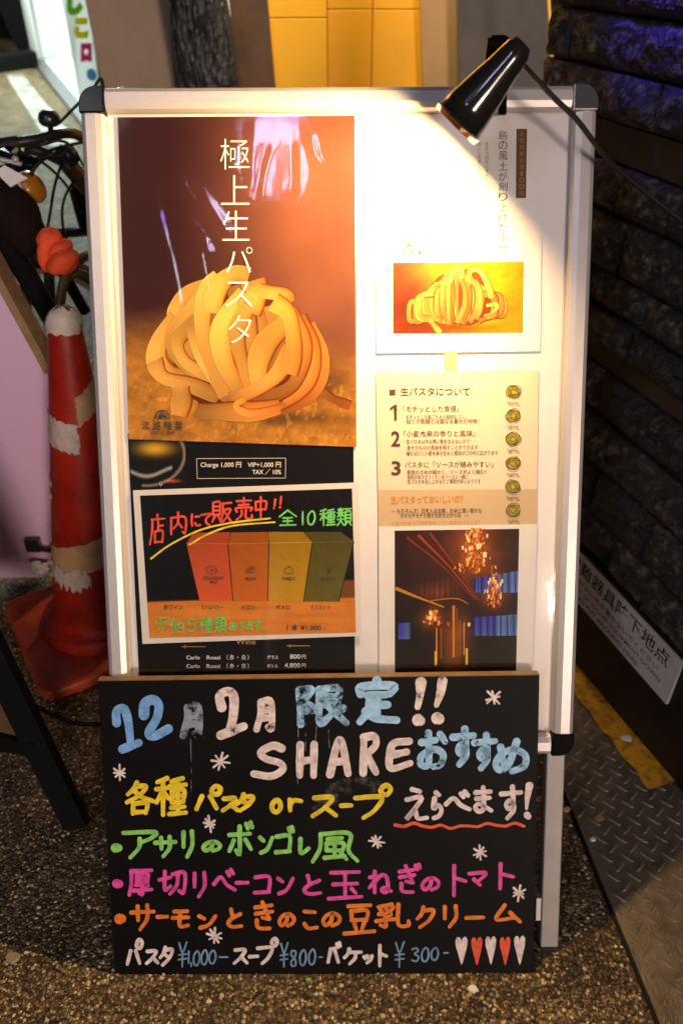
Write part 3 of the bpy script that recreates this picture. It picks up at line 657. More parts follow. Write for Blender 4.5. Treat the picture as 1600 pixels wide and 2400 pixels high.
def menu_sheet():
    quad = [(300, 1016), (828, 1020), (832, 1620), (328, 1620)]
    root, off, q = sheet('menu_sheet', 'black drinks menu sheet with small white prices showing above and below the framed advert', quad, 0.0003, 0, None, None)
    sheet_mesh(q, 0.0003, 0.0004).off(off).build('paper', mat('black_menu_print', (0.005, 0.004, 0.004), rough=0.5, spec=0.12), root)
    # printed glass of whisky, cropped by the left edge
    mb = MB()
    def zp(x, y): return (280+x/2.703, 1000+y/2.703)
    def fn(s, t):
        c = np.zeros((len(s), 3))+np.array(S(14, 11, 10))
        k = np.exp(-(((s-0.45)/0.25)**2+((t-0.18)/0.12)**2)); c += k[:, None]*np.array(S(210, 165, 40))
        r = np.hypot((s-0.28)/0.70, (t-0.30)/0.66); ring = np.exp(-((r-1)/0.035)**2)*(s > 0.2); c += ring[:, None]*np.array(S(150, 140, 120))*0.8
        y = 0.66+0.10*np.sin(s*5.5); g = np.exp(-((t-y)/0.035)**2)*(s < 0.75); c += g[:, None]*np.array(S(190, 185, 170))*0.7
        rd = np.exp(-(((s-0.75)/0.12)**2+((t-0.86)/0.03)**2)); c += rd[:, None]*np.array(S(200, 70, 40))
        return c
    print_grid(mb, [zp(66, 85), zp(420, 85), zp(420, 385), zp(78, 385)], 0.00085, fn, 60, 50)
    mb.off(off).build('photo_print', M_print, root)
    t = MB(); f = lambda x, y: fb(*zp(x, y)); w = 0.0010
    put_line(t, f, 'Charge 1,000 円　VIP+1,000 円', 515, 240, 36, w, 0.010, width=508); put_line(t, f, 'TAX ／ 10%', 842, 286, 36, w, 0.010, width=182)
    for a, b in (((490, 202), (1053, 199)), ((494, 328), (1051, 325)), ((490, 202), (494, 328)), ((1053, 199), (1051, 325))): brush(t, f, [a, b], 3, w, 0, cap=False)
    for y, k in ((1460, 'グラス'), (1515, 'ボトル')):
        put_line(t, f, 'Carlo', 425, y, 30, w, 0.012, width=86); put_line(t, f, 'Rossi', 553, y, 30, w, 0.012, width=86); put_line(t, f, '（ 赤 ・ 白 ）', 680, y, 30, w, 0.008, width=140)
        put_line(t, f, k, 935, y, 24, w, 0.008, width=70)
    put_line(t, f, '800', 1080, 1454, 36, w, 0.012, width=66); put_line(t, f, '円', 1155, 1456, 26, w, 0.008); put_line(t, f, '4,800', 1045, 1510, 36, w, 0.012, width=100); put_line(t, f, '円', 1155, 1512, 26, w, 0.008)
    t.off(off).build('price_lettering', M_inkw, root)
    t = MB(); put_line(t, f, 'Wine', 738, 1360, 44, w, 0.01, width=125)
    for a, b, c_ in ((398, 545, 1392), (1062, 1205, 1387)): brush(t, f, [(a, c_), (b, c_)], 5, w, 0); brush(t, f, [(a+18, c_-10), (a+18, c_+10)], 4, w, 0)
    t.off(off).build('heading_lettering', mat('gold_ink', S(190, 150, 50), rough=0.4), root)
menu_sheet()

def advert():
    zp = lambda x, y: (280+x/2.703, 1000+y/2.703); f = lambda x, y: fb(*zp(x, y))
    quad = [zp(90, 402), zp(1517, 352), zp(1530, 1322), zp(150, 1372)]
    root, off, q = sheet('advert_sheet', 'white bordered glossy advert for four boxed drinks with red and green handwriting', quad, 0.0022, 0, None, None)
    sheet_mesh(q, 0.0022, 0.0008).off(off).build('border_sheet', mat('laminated_paper', (0.78, 0.72, 0.66), rough=0.3, coat=0.3), root)
    mb = MB(); w = 0.00315
    M_lam = mat('laminated_print', rough=0.35, vcol=True, var=0.05, vscale=700, spec=0.15, coat=0.25, crough=0.06, bump=0.08, bscale=60)
    def fn(s, t):
        c = np.zeros((len(s), 3))+np.array(S(16, 12, 11)); k = sm(t, 0.735, 0.75); c = c*(1-k)[:, None]+lerp3(S(196, 112, 34), S(232, 148, 60), fbm(s*4, t*30, 4, 5))*k[:, None]
        k2 = sm(t, 0.62, 0.64)*(s > 0.90)*(t < 0.75); c = c*(1-k2)[:, None]+np.array(S(120, 70, 25))[None]*k2[:, None]; return c
    print_grid(mb, [zp(135, 435), zp(1472, 390), zp(1497, 1300), zp(195, 1335)], w, fn, 140, 100)
    boxes = [((428, 738), (470, 670), (703, 666), (690, 740), (722, 1100), (512, 1102), S(196, 84, 46)), ((692, 740), (708, 668), (938, 664), (948, 734), (940, 1102), (724, 1102), S(182, 96, 30)),
             ((950, 734), (942, 664), (1165, 664), (1222, 730), (1166, 1104), (942, 1104), S(176, 132, 26)), ((1226, 730), (1172, 664), (1400, 664), (1484, 725), (1388, 1104), (1168, 1104), S(92, 84, 28))]
    for a, b, c_, d_, e_, g_, col in boxes:
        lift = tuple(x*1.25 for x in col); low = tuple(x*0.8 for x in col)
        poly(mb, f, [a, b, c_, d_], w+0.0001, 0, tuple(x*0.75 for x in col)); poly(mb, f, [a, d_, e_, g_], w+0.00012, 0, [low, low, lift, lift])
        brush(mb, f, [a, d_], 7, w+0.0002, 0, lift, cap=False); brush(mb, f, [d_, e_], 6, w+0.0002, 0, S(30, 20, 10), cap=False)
    mb.off(off).build('photo_print', M_lam, root)
    t = MB(); w2 = 0.0036
    for body, x0, x1, y0, y1 in (('STRAWBERRY', 530, 668, 945, 966), ('MILK', 578, 625, 970, 990), ('MELON', 798, 866, 948, 970), ('POMELO', 1030, 1114, 948, 970), ('MUSCAT', 1278, 1364, 950, 972)):
        put_text(t, f, body, x0, y0, x1, y1, w2, 0.02)
    brush(t, f, [(560, 885), (555, 905), (570, 928), (602, 928), (615, 905), (608, 885), (575, 880), (560, 885)], 4, w2, 0, cap=False, closed=True); brush(t, f, [(578, 905), (590, 915), (598, 900)], 6, w2, 0); brush(t, f, [(612, 890), (622, 905), (612, 920)], 4, w2, 0)
    brush(t, f, [(800, 915), (830, 885), (860, 892), (850, 915), (815, 922), (800, 915)], 4, w2, 0, closed=True, cap=False); brush(t, f, [(818, 908), (845, 893)], 8, w2, 0)
    brush(t, f, [(1072, 885), (1045, 905), (1055, 926), (1092, 926), (1102, 905), (1075, 885)], 4, w2, 0, closed=True, cap=False); brush(t, f, [(1072, 885), (1085, 878)], 4, w2, 0)
    for x, y in ((1312, 890), (1326, 900), (1340, 890), (1320, 912), (1334, 910), (1328, 922)): brush(t, f, [(x, y), (x+1, y+1)], 12, w2, 0)
    for body, x, wd in (('赤ワイン', 282, 125), ('ストロベリー', 520, 140), ('メロン', 770, 88), ('ポメロ', 990, 90), ('マスカット', 1210, 125)): put_line(t, f, body, x, 1140, 30, w2, 0.02, width=wd)
    x = 1058
    for ch, wd, h in (('1', 6, 36), ): brush(t, f, [(1068, 1248), (1062, 1284)], 6, w2, 0)
    put_line(t, f, '本 ¥1,000 -', 1088, 1268, 36, w2, 0.02, width=218)
    t.off(off).build('print_lettering', M_ink, root)
    t = MB()
    for ch, x0, y0, x1, y1 in (('店', 188, 545, 302, 755), ('内', 312, 528, 440, 690), ('に', 445, 540, 525, 640), ('て', 515, 535, 592, 630), ('販', 580, 462, 722, 612), ('売', 728, 440, 852, 598), ('中', 848, 435, 945, 580), ('!', 965, 450, 1005, 525), ('!', 1005, 432, 1040, 520)):
        hand(t, f, ch, x0, y0, x1, y1, 15, w2)
    t.off(off).build('red_lettering', marker('red_marker', S(235, 78, 44)), root)
    t = MB(); brush(t, f, [(205, 832), (330, 742), (520, 650), (720, 605), (955, 578)], 13, w2); brush(t, f, [(448, 744), (560, 680), (720, 625), (985, 602)], 13, w2)
    t.off(off).build('yellow_underline', marker('yellow_marker', S(240, 205, 30)), root)
    t = MB()
    for ch, x0, y0, x1, y1 in (('全', 1005, 520, 1128, 632), ('1', 1150, 530, 1172, 625), ('0', 1180, 525, 1250, 625), ('種', 1262, 512, 1372, 630), ('類', 1372, 505, 1474, 630)): hand(t, f, ch, x0, y0, x1, y1, 12, w2)
    for ch, x0, y0, x1, y1 in (('ソ', 225, 1205, 275, 1300), ('ア', 245, 1195, 325, 1300), ('他', 318, 1205, 415, 1305), ('5', 425, 1205, 498, 1298), ('種', 500, 1195, 595, 1305), ('類', 598, 1190, 682, 1302), ('あ', 690, 1225, 755, 1290), ('り', 755, 1225, 795, 1290), ('ま', 800, 1220, 850, 1285), ('す', 850, 1215, 905, 1290)): hand(t, f, ch, x0, y0, x1, y1, 9, w2)
    brush(t, f, [(910, 1272), (922, 1285), (930, 1262)], 7, w2)
    t.off(off).build('green_lettering', marker('green_marker', S(110, 205, 100)), root)
advert()

def dough_sheet():
    zp = lambda x, y: (850+x/2.851, 250+y/2.851); f = lambda x, y: fb(*zp(x, y))
    quad = [(873, 284), (1271, 276), (1264, 823), (882, 828)]
    root, off, q = sheet('dough_sheet', 'white sheet under the lamp with a small pasta nest photo and a brown vertical tab', quad, 0.0012, 0, None, None)
    sheet_mesh(q, 0.0012, 0.0006).off(off).build('paper', M_paper, root); mb = MB(); w = 0.0019
    ph = [zp(198, 1044), zp(1071, 1037), zp(1066, 1512), zp(200, 1517)]
    def fn(s, t):
        c = lerp3(S(120, 44, 14), S(196, 128, 10), sm(s+0.25*(1-t), 0.25, 0.85)); c = c*(0.6+0.8*fbm(s*9+t*4, t*6, 5, 14))[:, None]
        k = np.exp(-(((s-0.12)/0.25)**2+((t-0.65)/0.28)**2)); c = c*(1-0.5*k)[:, None]; k = np.exp(-(((s-0.55)/0.3)**2+((t-0.92)/0.07)**2)); return c*(1-0.6*k)[:, None]
    print_grid(mb, ph, w, fn, 110, 60)
    sil = [(350, 1330), (400, 1250), (500, 1140), (600, 1080), (660, 1090), (740, 1085), (810, 1140), (870, 1240), (880, 1310), (895, 1340), (860, 1390), (800, 1430), (710, 1465), (600, 1450), (500, 1440), (420, 1460), (370, 1410)]
    poly(mb, f, sil, w+0.0001, 0, S(96, 46, 4)); r2 = random.Random(5); st = []
    for k in range(46):
        t = r2.random(); x = 380+t*470; top = 1078+abs(t-0.55)**1.9*760+r2.uniform(0, 30); bot = 1455-abs(t-0.5)**2*170+r2.uniform(-26, 8); b = (t-0.45)*110+r2.uniform(-30, 30)
        st.append(([(x-b*0.6, top), (x+b, (top+bot)/2-60), (x+b*1.1, (top+bot)/2+60), (x-b*0.2, bot)], r2.uniform(26, 42), r2.uniform(0.22, 0.62)))
    st += [([(460, 1440), (490, 1480), (520, 1510)], 40, .7), ([(820, 1330), (880, 1320), (895, 1345), (850, 1390)], 28, .9), ([(560, 1180), (600, 1100), (650, 1085), (665, 1150)], 45, .7), ([(690, 1170), (715, 1098), (780, 1098), (830, 1180), (860, 1280)], 45, .7)]
    noodles(mb, f, w+0.00015, lambda x, y: (x, y), 0.68, st)
    mb.off(off).build('photo_print', M_print, root)
    tb = MB(); poly(tb, f, [(1022, 152), (1093, 152), (1086, 613), (1018, 613)], w, 0); tab = tb.off(off).build('title_tab', mat('brown_print', S(92, 62, 26), rough=0.5), root)
    t = MB(); n = 9
    for i, ch in enumerate('淡路麺業創業100年'):
        y = 165+i*44; put_text(t, f, ch, 1040-(0 if ch not in '1' else -10), y+4, 1074-(0 if ch not in '1' else 10), y+38, w+0.0004, 0.0)
    t.off(off).build('tab_lettering', mat('tan_ink', S(170, 120, 50), rough=0.5), tab)
    t = MB()
    for i, ch in enumerate('島の風土が創り上げた生地'):
        y = 165+i*68.5; put_text(t, f, ch, 903, y, 962, y+58, w+0.0004, -0.004)
    for j, body in enumerate(('豊かな自然に育まれた島', '美しい風景と気候の恵み')):
        for i, ch in enumerate(body): put_text(t, f, ch, 815-j*50, 240+i*30, 836-j*50, 264+i*30, w+0.0004, -0.01)
    logo(t, f, (212, 905, 398, 1012), w+0.0004)
    t.off(off).build('lettering', mat('brown_ink', S(60, 40, 24), rough=0.5), root)
dough_sheet()

def tape(px, py, pw, ph_, w, label):
    q = [fb(px-pw/2, py-ph_/2), fb(px+pw/2, py-ph_/2), fb(px+pw/2, py+ph_/2), fb(px-pw/2, py+ph_/2)]
    m = sheet_mesh(q, w, 0.0002); c = ((q[0][0]+q[1][0])/2, q[3][1], w)
    M_t = mat('matte_tape', S(214, 190, 140), rough=0.6); M_t.node_tree.nodes['Principled BSDF'].inputs['Alpha'].default_value = 0.45
    tag(m.off(c).build('tape', M_t, M=FB.M(c)), label, 'tape')

def about_sheet():
    zp = lambda x, y: (850+x/2.851, 820+y/2.851); f = lambda x, y: fb(*zp(x, y))
    quad = [zp(86, 150), zp(1170, 135), zp(1158, 1190), zp(105, 1202)]
    root, off, q = sheet('about_sheet', 'cream sheet of numbered brown handwriting with six green pasta nest doodles', quad, 0.0012, 0, None, None)
    sheet_mesh(q, 0.0012, 0.0006).off(off).build('paper', mat('cream_paper', (0.74, 0.63, 0.45), rough=0.55, var=0.03, vscale=30), root)
    w = 0.0019; bd = MB(); poly(bd, f, [(102, 935), (1162, 930), (1158, 1185), (105, 1190)], w, 0); bd.off(off).build('tan_band', mat('tan_print', (0.60, 0.44, 0.24), rough=0.55), root)
    t = MB(); w2 = w+0.0003; fl = lambda *a, **k: put_line(t, f, *a, **k)
    poly(t, f, [(176, 266), (216, 264), (216, 303), (177, 305)], w2, 0)
    fl('生パスタについて', 250, 280, 56, w2, 0.012, width=462)
    for body, x0, y0, x1, y1 in (('2', 188, 542, 248, 646), ('3', 190, 742, 252, 838)): put_text(t, f, body, x0, y0, x1, y1, w2, 0.025)
    for body, x, y, wd, h in (('「モチッとした食感」', 268, 396, 370, 40), ('モチッとした歯ごたえと独特なコシ、', 286, 450, 400, 30), ('粘りが乾麺とは異なる最大の特徴！', 290, 480, 482, 30), ('「小麦本来の香りと風味」', 272, 562, 475, 40),
                              ('生パスタは作る際に熱を加えないので', 290, 614, 420, 30), ('麦そのものの風味を残すことができます', 294, 654, 472, 30), ('噛むほどに小麦本来の甘みと風味が口の中に広がります', 290, 692, 610, 30),
                              ('パスタに「ソースが絡みやすい」', 280, 768, 588, 40), ('表面のきめが細かく、ソースがよく絡む!!', 292, 818, 530, 30), ('粘性がありクリーミーなソースと一緒に', 296, 850, 405, 28), ('生パスタを召し上がるとご堪能が多いようです', 296, 880, 488, 28)):
        fl(body, x, y, h, w2, 0.006, width=wd, slope=-0.008)
    for body, x, y, wd in (('— もちろんさ！日本人はお餅、お米と遠い昔から', 190, 1076, 600), ('元々モチモチ食感が大好きだからね　—', 248, 1106, 458)): fl(body, x, y, 32, w2, 0.01, width=wd, slope=-0.006)
    names = ('Fettuccine', 'Tagliatelle', 'Tagliolini', 'Linguine', 'Spaghetti', 'Capellini')
    cents = ((1003, 280), (1000, 438), (1000, 596), (1000, 755), (1000, 912), (1002, 1068))
    for (x, y), nm in zip(cents, names): fl(nm, x-42, y+72, 20, w2, 0.0, width=75); fl('2.0mm × 1.0mm', x-32, y+88, 16, w2, 0.0, width=78)
    brush(t, f, [(186, 392), (216, 372)], 15, w2, 0); brush(t, f, [(217, 374), (217, 462)], 20, w2, 0)
    t.off(off).build('brown_lettering', mat('sepia_ink', S(84, 46, 16), rough=0.6), root)
    t = MB(); put_line(t, f, '生パスタっておいしいの？', 186, 1004, 50, w2, 0.025, width=482, slope=-0.02); put_line(t, f, 'A.生パスタってモチモチしているのはどうして？', 190, 1160, 28, w2, 0.01, width=590, slope=-0.015)
    t.off(off).build('orange_lettering', mat('orange_ink', S(214, 132, 34), rough=0.6), root)
    g = MB(); k = MB(); r3 = random.Random(8)
    for x, y in cents:
        pts = [(x+48*math.cos(a)*r3.uniform(.9, 1.08), y+45*math.sin(a)*r3.uniform(.9, 1.08)) for a in np.linspace(0, 2*math.pi, 15)[:-1]]; poly(g, f, pts, w2, 0)
        for rr in (50, 42, 30, 18):
            ph = r3.uniform(0, 6); brush(k, f, [(x+rr*math.cos(a+ph)*r3.uniform(.85, 1.1), y+rr*0.92*math.sin(a+ph)*r3.uniform(.85, 1.1)) for a in np.linspace(0, 5.9, 10)], 4.5, w2+0.0003, cap=False)
    g.off(off).build('nest_doodle', mat('green_pencil', S(186, 172, 44), rough=0.7, var=0.3, vscale=300), root); k.off(off).build('doodle_outline', mat('pencil_line', S(70, 60, 24), rough=0.7), root)
about_sheet()

def bar_photo():
    zp = lambda x, y: (850+x/2.851, 1200+y/2.851); f = lambda x, y: fb(*zp(x, y))
    quad = [zp(105, 97), zp(1160, 80), zp(1122, 1180), zp(108, 1190)]
    root, off, q = sheet('bar_photo_sheet', 'white bordered photo print of a dark bar with chandeliers above the chalkboard edge', quad, 0.0023, 0, None, None)
    sheet_mesh(q, 0.0023, 0.0006).off(off).build('paper', M_paper, root); mb = MB(); w = 0.0030
    ph = [zp(211, 122), zp(1040, 110), zp(1018, 1120), zp(212, 1130)]
    def fn(s, t):
        c = np.zeros((len(s), 3))+np.array(S(22, 13, 9)); n = fbm(s*12, t*12, 4, 4)
        k = np.exp(-(((s-0.5)/0.5)**2+((t-0.1)/0.3)**2)); c += k[:, None]*np.array(S(70, 28, 12))[None]*0.8
        k = np.exp(-(((s-0.36)/0.14)**2+((t-0.40)/0.06)**2))*(0.4+0.6*(np.sin(s*150) > 0)); c += k[:, None]*np.array(S(120, 56, 16))[None]
        for sx_, sy_, a_, b_, st_ in ((0.64, 0.14, 0.16, 0.15, 1.0), (0.80, 0.40, 0.10, 0.11, 0.7), (0.31, 0.58, 0.09, 0.07, 0.8), (0.50, 0.72, 0.10, 0.16, 0.8), (0.66, 0.14, 0.07, 0.10, 1.2)):
            c += (st_*np.exp(-(((s-sx_)/a_)**2+((t-sy_)/b_)**2)))[:, None]*np.array(S(150, 74, 22))[None]
        return c*(0.5+n)[:, None]
    print_grid(mb, ph, w, fn, 90, 100); L1 = w+0.0002
    for k, (o, cc) in enumerate(((0, S(120, 44, 16)), (26, S(70, 24, 8)), (48, S(150, 62, 24)), (72, S(84, 30, 10)), (96, S(130, 50, 18)))):
        brush(mb, f, [(290+o*1.6, 165-o*.3), (520+o*0.9, 350), (740+o*0.3, 580)], (20, 8), L1, 0, cc, cap=False)
    brush(mb, f, [(216, 505), (340, 556), (440, 594), (540, 632)], (22, 10), L1, 0, S(196, 132, 40), cap=False); brush(mb, f, [(430, 592), (560, 575), (640, 578), (700, 610)], 10, L1, 0, S(170, 104, 30), cap=False)
    def screen(x0, y0, x1, y1, sk):
        n = 26; r4 = random.Random(x0)
        for i in range(n):
            a, b = i/n, (i+1)/n; X0, X1 = x0+(x1-x0)*a, x0+(x1-x0)*b; dy0, dy1 = sk*a, sk*b
            k = r4.uniform(0.5, 1.15) if i % 4 else 0.25; top = tuple(v*k for v in S(70, 68, 190)); bt_ = tuple(v*k for v in S(120, 175, 215)); mid = tuple((p+q_)/2*0.8 for p, q_ in zip(top, bt_))
            poly(mb, f, [(X0, y0+dy0), (X1, y0+dy1), (X1, y1), (X0, y1)], L1, 0, [mid, mid, bt_, top] if a > .5 else [top, top, mid, top])
    screen(738, 440, 1030, 535, -50); screen(733, 700, 1022, 822, -20); screen(234, 738, 313, 845, -4)
    for y in range(640, 970, 1): pass
    for x, y0, y1, wd, cc in ((490, 770, 1010, 12, S(200, 130, 30)), (520, 770, 975, 10, S(150, 90, 24)), (603, 620, 965, 16, S(214, 130, 34)), (625, 640, 965, 8, S(150, 82, 20)), (645, 720, 960, 8, S(170, 100, 26)), (672, 735, 950, 8, S(220, 150, 50)), (690, 905, 1015, 16, S(235, 190, 40)), (484, 925, 1020, 16, S(240, 190, 40)), (705, 735, 760, 18, S(250, 220, 150))):
        brush(mb, f, [(x, y0), (x, y1)], wd, L1, 0, cc, cap=False)
    r5 = random.Random(3)
    def chand(cx, cy, sx, sy, n):
        for i in range(n):
            a = r5.gauss(0, 0.45); b = r5.random(); x = cx+a*sx*(0.5+0.6*b); y = cy-sy+2*sy*b; cc = S(*r5.choice(((230, 120, 30), (190, 84, 20), (255, 190, 90), (140, 58, 14))))
            brush(mb, f, [(x, y), (x+r5.uniform(-6, 6), y+r5.uniform(6, 24))], r5.uniform(4, 12), L1+0.0001, 0, cc)
        for i in range(max(4, n//12)):
            x = cx+r5.choice((-1, 1))*sx*r5.uniform(0.1, 0.85); y = cy+r5.uniform(-.7, .5)*sy; brush(mb, f, [(x, y-8), (x, y+8)], 14, L1+0.0006, 0, S(255, 226, 160))
    chand(740, 250, 110, 145, 230); chand(876, 510, 64, 108, 130); chand(468, 695, 60, 44, 80)
    mb.off(off).build('photo_print', M_print, root)
bar_photo()
tape(1055, 846, 30, 46, 0.0020, 'strip of translucent tape between the dough sheet and the cream sheet')

# ================================================================== CHALKBOARD
cb = [at(271, 2292, 1.136), at(1250, 2279, 1.136), at(1262, 1582, 1.075), at(227, 1593, 1.075)]
zm = min(cb[0].z, cb[1].z)
CO = (cb[0]+cb[1])/2; CO.z = abs(cb[1].z-cb[0].z)/2 + 0.0005
FC = Frame(CO, cb[1]-cb[0], (cb[2]+cb[3])/2-(cb[0]+cb[1])/2)
def chalkboard():
    root = empty('menu_board', FC.M(), 'frameless black menu board with hand painted marker writing leaning on the lit sign stand', 'menu board')
    cq = [FC.uv(*p) for p in ((271, 2292), (1250, 2279), (1262, 1582), (227, 1593))]
    uL, uR = (cq[0][0]+cq[3][0])/2, (cq[1][0]+cq[2][0])/2; vT = (cq[2][1]+cq[3][1])/2; vB = (cq[0][1]+cq[1][1])/2
    M_cb = mat('black_board_paint', S(6, 5, 5), rough=0.5, spec=0.12, col2=S(13, 11, 11), vscale=7, ramp=(0.5, 0.75), bump=0.05, bscale=300)
    M_ed = mat('raw_board_edge', S(112, 86, 60), rough=0.6, var=0.2, vscale=40)
    MB().box(uL, uR, vB, vT-0.0015, -0.0155, 0).build('panel', M_cb, root, bevel=0.0007)
    MB().box(uL, uR, vT-0.0013, vT, -0.0155, -0.0002).build('top_edge', M_ed, root)
    f1 = lambda x, y: FC.uv(200+x/1.4255, 1550+y/1.4255); f2 = lambda x, y: FC.uv(200+x/1.4255, 1900+y/1.4255); w = 0.0004
    WH = S(232, 214, 206); BL = S(116, 170, 226); LB = S(158, 208, 240); YE = S(244, 212, 24); GR = S(140, 214, 98); PK = S(228, 72, 160); OR = S(236, 124, 22); RD = S(236, 84, 40); GB = S(112, 150, 178)
    m_wh, m_bl, m_lb = marker('white_paint_marker', WH), marker('blue_paint_marker', BL), marker('sky_paint_marker', LB)
    m_worn = marker('worn_sky_paint_marker', LB, (26, 0.47)); m_worn2 = marker('worn_grey_paint_marker', S(140, 150, 165), (22, 0.46)); m_lbw = marker('chipped_sky_paint_marker', LB, (60, 0.40)); m_whw = marker('chipped_white_paint_marker', WH, (40, 0.385))
    m_ye, m_gr, m_pk, m_or, m_rd, m_gb = [marker(n_, c_) for n_, c_ in (('yellow_paint_marker', YE), ('green_paint_marker', GR), ('pink_paint_marker', PK), ('orange_paint_marker', OR), ('red_paint_marker', RD), ('slate_paint_marker', GB))]
    t = MB(); ms = [m_bl, m_worn2, m_whw, m_worn, m_lb]
    for ch, mi, x0, y0, x1, y1, wd in (('1a', 0, 82, 138, 197, 318, 31), ('2', 0, 175, 105, 298, 274, 34), ('月', 1, 308, 132, 410, 265, 27), ('1b', 2, 428, 76, 550, 270, 33), ('月', 2, 554, 115, 652, 242, 25), ('限', 3, 682, 68, 890, 228, 27), ('定', 4, 893, 48, 1054, 220, 30)):
        hand(t, f1, ch, x0, y0, x1, y1, wd, w, mi)
    for x0, x1, y0, y1 in ((1092, 1140, 52, 222), (1155, 1212, 48, 216)):
        brush(t, f1, [(x1-20, y0+18), ((x0+x1)/2+1, y0+60), (x0+17, y1-70)], (36, 22), w, 2); brush(t, f1, [(x0+20, y1-26), (x0+25, y1-24)], 42, w, 2)
    t.build('lettering', ms, root)
    t = MB()
    for ch, x0, y0, x1, y1 in (('S', 546, 268, 684, 400), ('H', 694, 262, 786, 396), ('A', 800, 254, 896, 392), ('R', 906, 232, 986, 387), ('E', 998, 247, 1100, 374)): hand(t, f1, ch, x0, y0, x1, y1, 27, w, 0)
    for ch, x0, y0, x1, y1 in (('お', 1098, 222, 1216, 370), ('す', 1210, 212, 1310, 357), ('す', 1282, 232, 1382, 370), ('め', 1350, 248, 1487, 382)): hand(t, f1, ch, x0, y0, x1, y1, 25, w, 1)
    t.build('lettering', [m_wh, m_lbw], root)
    t = MB()
    for ch, x0, y0, x1, y1 in (('各', 128, 395, 236, 520), ('種', 226, 378, 345, 522), ('パ', 360, 406, 466, 504), ('ス', 450, 446, 517, 507), ('タ', 496, 436, 574, 507), ('o', 613, 453, 662, 512), ('r', 666, 453, 730, 507), ('ス', 748, 440, 846, 527), ('ー', 846, 468, 897, 494), ('プ', 890, 403, 1030, 532)): hand(t, f1, ch, x0, y0, x1, y1, 17, w, 0)
    for ch, x0, y0, x1, y1 in (('え', 1056, 416, 1150, 540), ('ら', 1146, 428, 1202, 532), ('ベ', 1195, 424, 1292, 512), ('ま', 1286, 412, 1367, 512), ('す', 1375, 408, 1464, 533)): hand(t, f1, ch, x0, y0, x1, y1, 17, w, 1)
    brush(t, f1, [(1482, 415), (1476, 450), (1472, 492)], (28, 12), w, 1); brush(t, f1, [(1474, 513), (1478, 518)], 24, w, 1)
    n = 14; brush(t, f1, [(1034+430*i/n, 546+6*math.sin(i*2.3)+(6 if 3 < i < 9 else 0)) for i in range(n+1)], 11, w, 2)
    t.build('lettering', [m_ye, m_wh, m_rd], root)
    t = MB(); brush(t, f2, [(102, 124), (112, 124)], 32, w)
    for ch, x0, y0, x1, y1 in (('ア', 116, 60, 244, 164), ('サ', 226, 78, 310, 160), ('リ', 314, 60, 372, 162), ('の', 383, 93, 462, 142), ('ボ', 468, 33, 567, 154), ('ン', 573, 73, 634, 152), ('ゴ', 628, 48, 702, 152), ('レ', 708, 86, 754, 152), ('風', 748, 63, 920, 180)): hand(t, f2, ch, x0, y0, x1, y1, 15.5, w)
    t.build('lettering', m_gr, root)
    t = MB(); brush(t, f2, [(106, 243), (114, 244)], 33, w)
    for ch, x0, y0, x1, y1 in (('厚', 140, 188, 230, 290), ('切', 238, 188, 344, 287), ('リ', 350, 198, 414, 294), ('ベ', 423, 186, 508, 282), ('ー', 498, 230, 550, 250), ('コ', 558, 210, 624, 284), ('ン', 633, 210, 702, 287), ('と', 718, 208, 797, 287), ('玉', 803, 193, 932, 302), ('ね', 938, 193, 1028, 282), ('ぎ', 1033, 173, 1124, 282), ('の', 1114, 213, 1190, 272), ('ト', 1215, 176, 1278, 290), ('マ', 1272, 198, 1347, 257), ('ト', 1368, 170, 1437, 267)): hand(t, f2, ch, x0, y0, x1, y1, 14, w)
    t.build('lettering', m_pk, root)
    t = MB(); brush(t, f2, [(115, 361), (122, 360)], 37, w)
    for ch, x0, y0, x1, y1 in (('サ', 146, 306, 237, 404), ('ー', 234, 343, 282, 364), ('モ', 284, 323, 354, 394), ('ン', 370, 338, 444, 400), ('と', 466, 320, 532, 397), ('き', 553, 296, 642, 402), ('の', 638, 333, 707, 392), ('こ', 718, 323, 782, 402), ('の', 783, 330, 860, 392), ('豆', 856, 306, 974, 420), ('乳', 963, 303, 1087, 397), ('ク', 1098, 313, 1174, 397), ('リ', 1183, 310, 1254, 394), ('ー', 1263, 343, 1337, 370), ('ム', 1354, 306, 1460, 377)): hand(t, f2, ch, x0, y0, x1, y1, 14.5, w)
    t.build('lettering', m_or, root)
    t = MB()
    for ch, x0, y0, x1, y1 in (('パ', 133, 421, 200, 522), ('ス', 198, 458, 250, 517), ('タ', 243, 448, 302, 522), ('ス', 490, 453, 547, 517), ('ー', 543, 472, 582, 500), ('プ', 568, 418, 648, 517), ('バ', 803, 433, 858, 518), ('ケ', 858, 453, 928, 518), ('ッ', 922, 476, 965, 514), ('ト', 972, 443, 1012, 524)): hand(t, f2, ch, x0, y0, x1, y1, 13, w, 0)
    for ch, x0, y0, x1, y1 in (('¥', 306, 434, 346, 525), ('1', 340, 465, 352, 512), (',', 350, 505, 360, 522), ('0', 356, 464, 388, 520), ('0', 382, 461, 414, 517), ('0', 408, 462, 442, 514), ('-', 445, 482, 480, 494), ('¥', 646, 436, 683, 525), ('8', 678, 460, 712, 524), ('0', 710, 460, 743, 520), ('0', 740, 458, 774, 517), ('-', 778, 484, 794, 492),
                               ('¥', 1028, 433, 1071, 526), ('3', 1084, 453, 1120, 507), ('0', 1116, 453, 1152, 507), ('0', 1148, 453, 1184, 502), ('-', 1194, 468, 1214, 480)): hand(t, f2, ch, x0, y0, x1, y1, 6.5, w, 1)
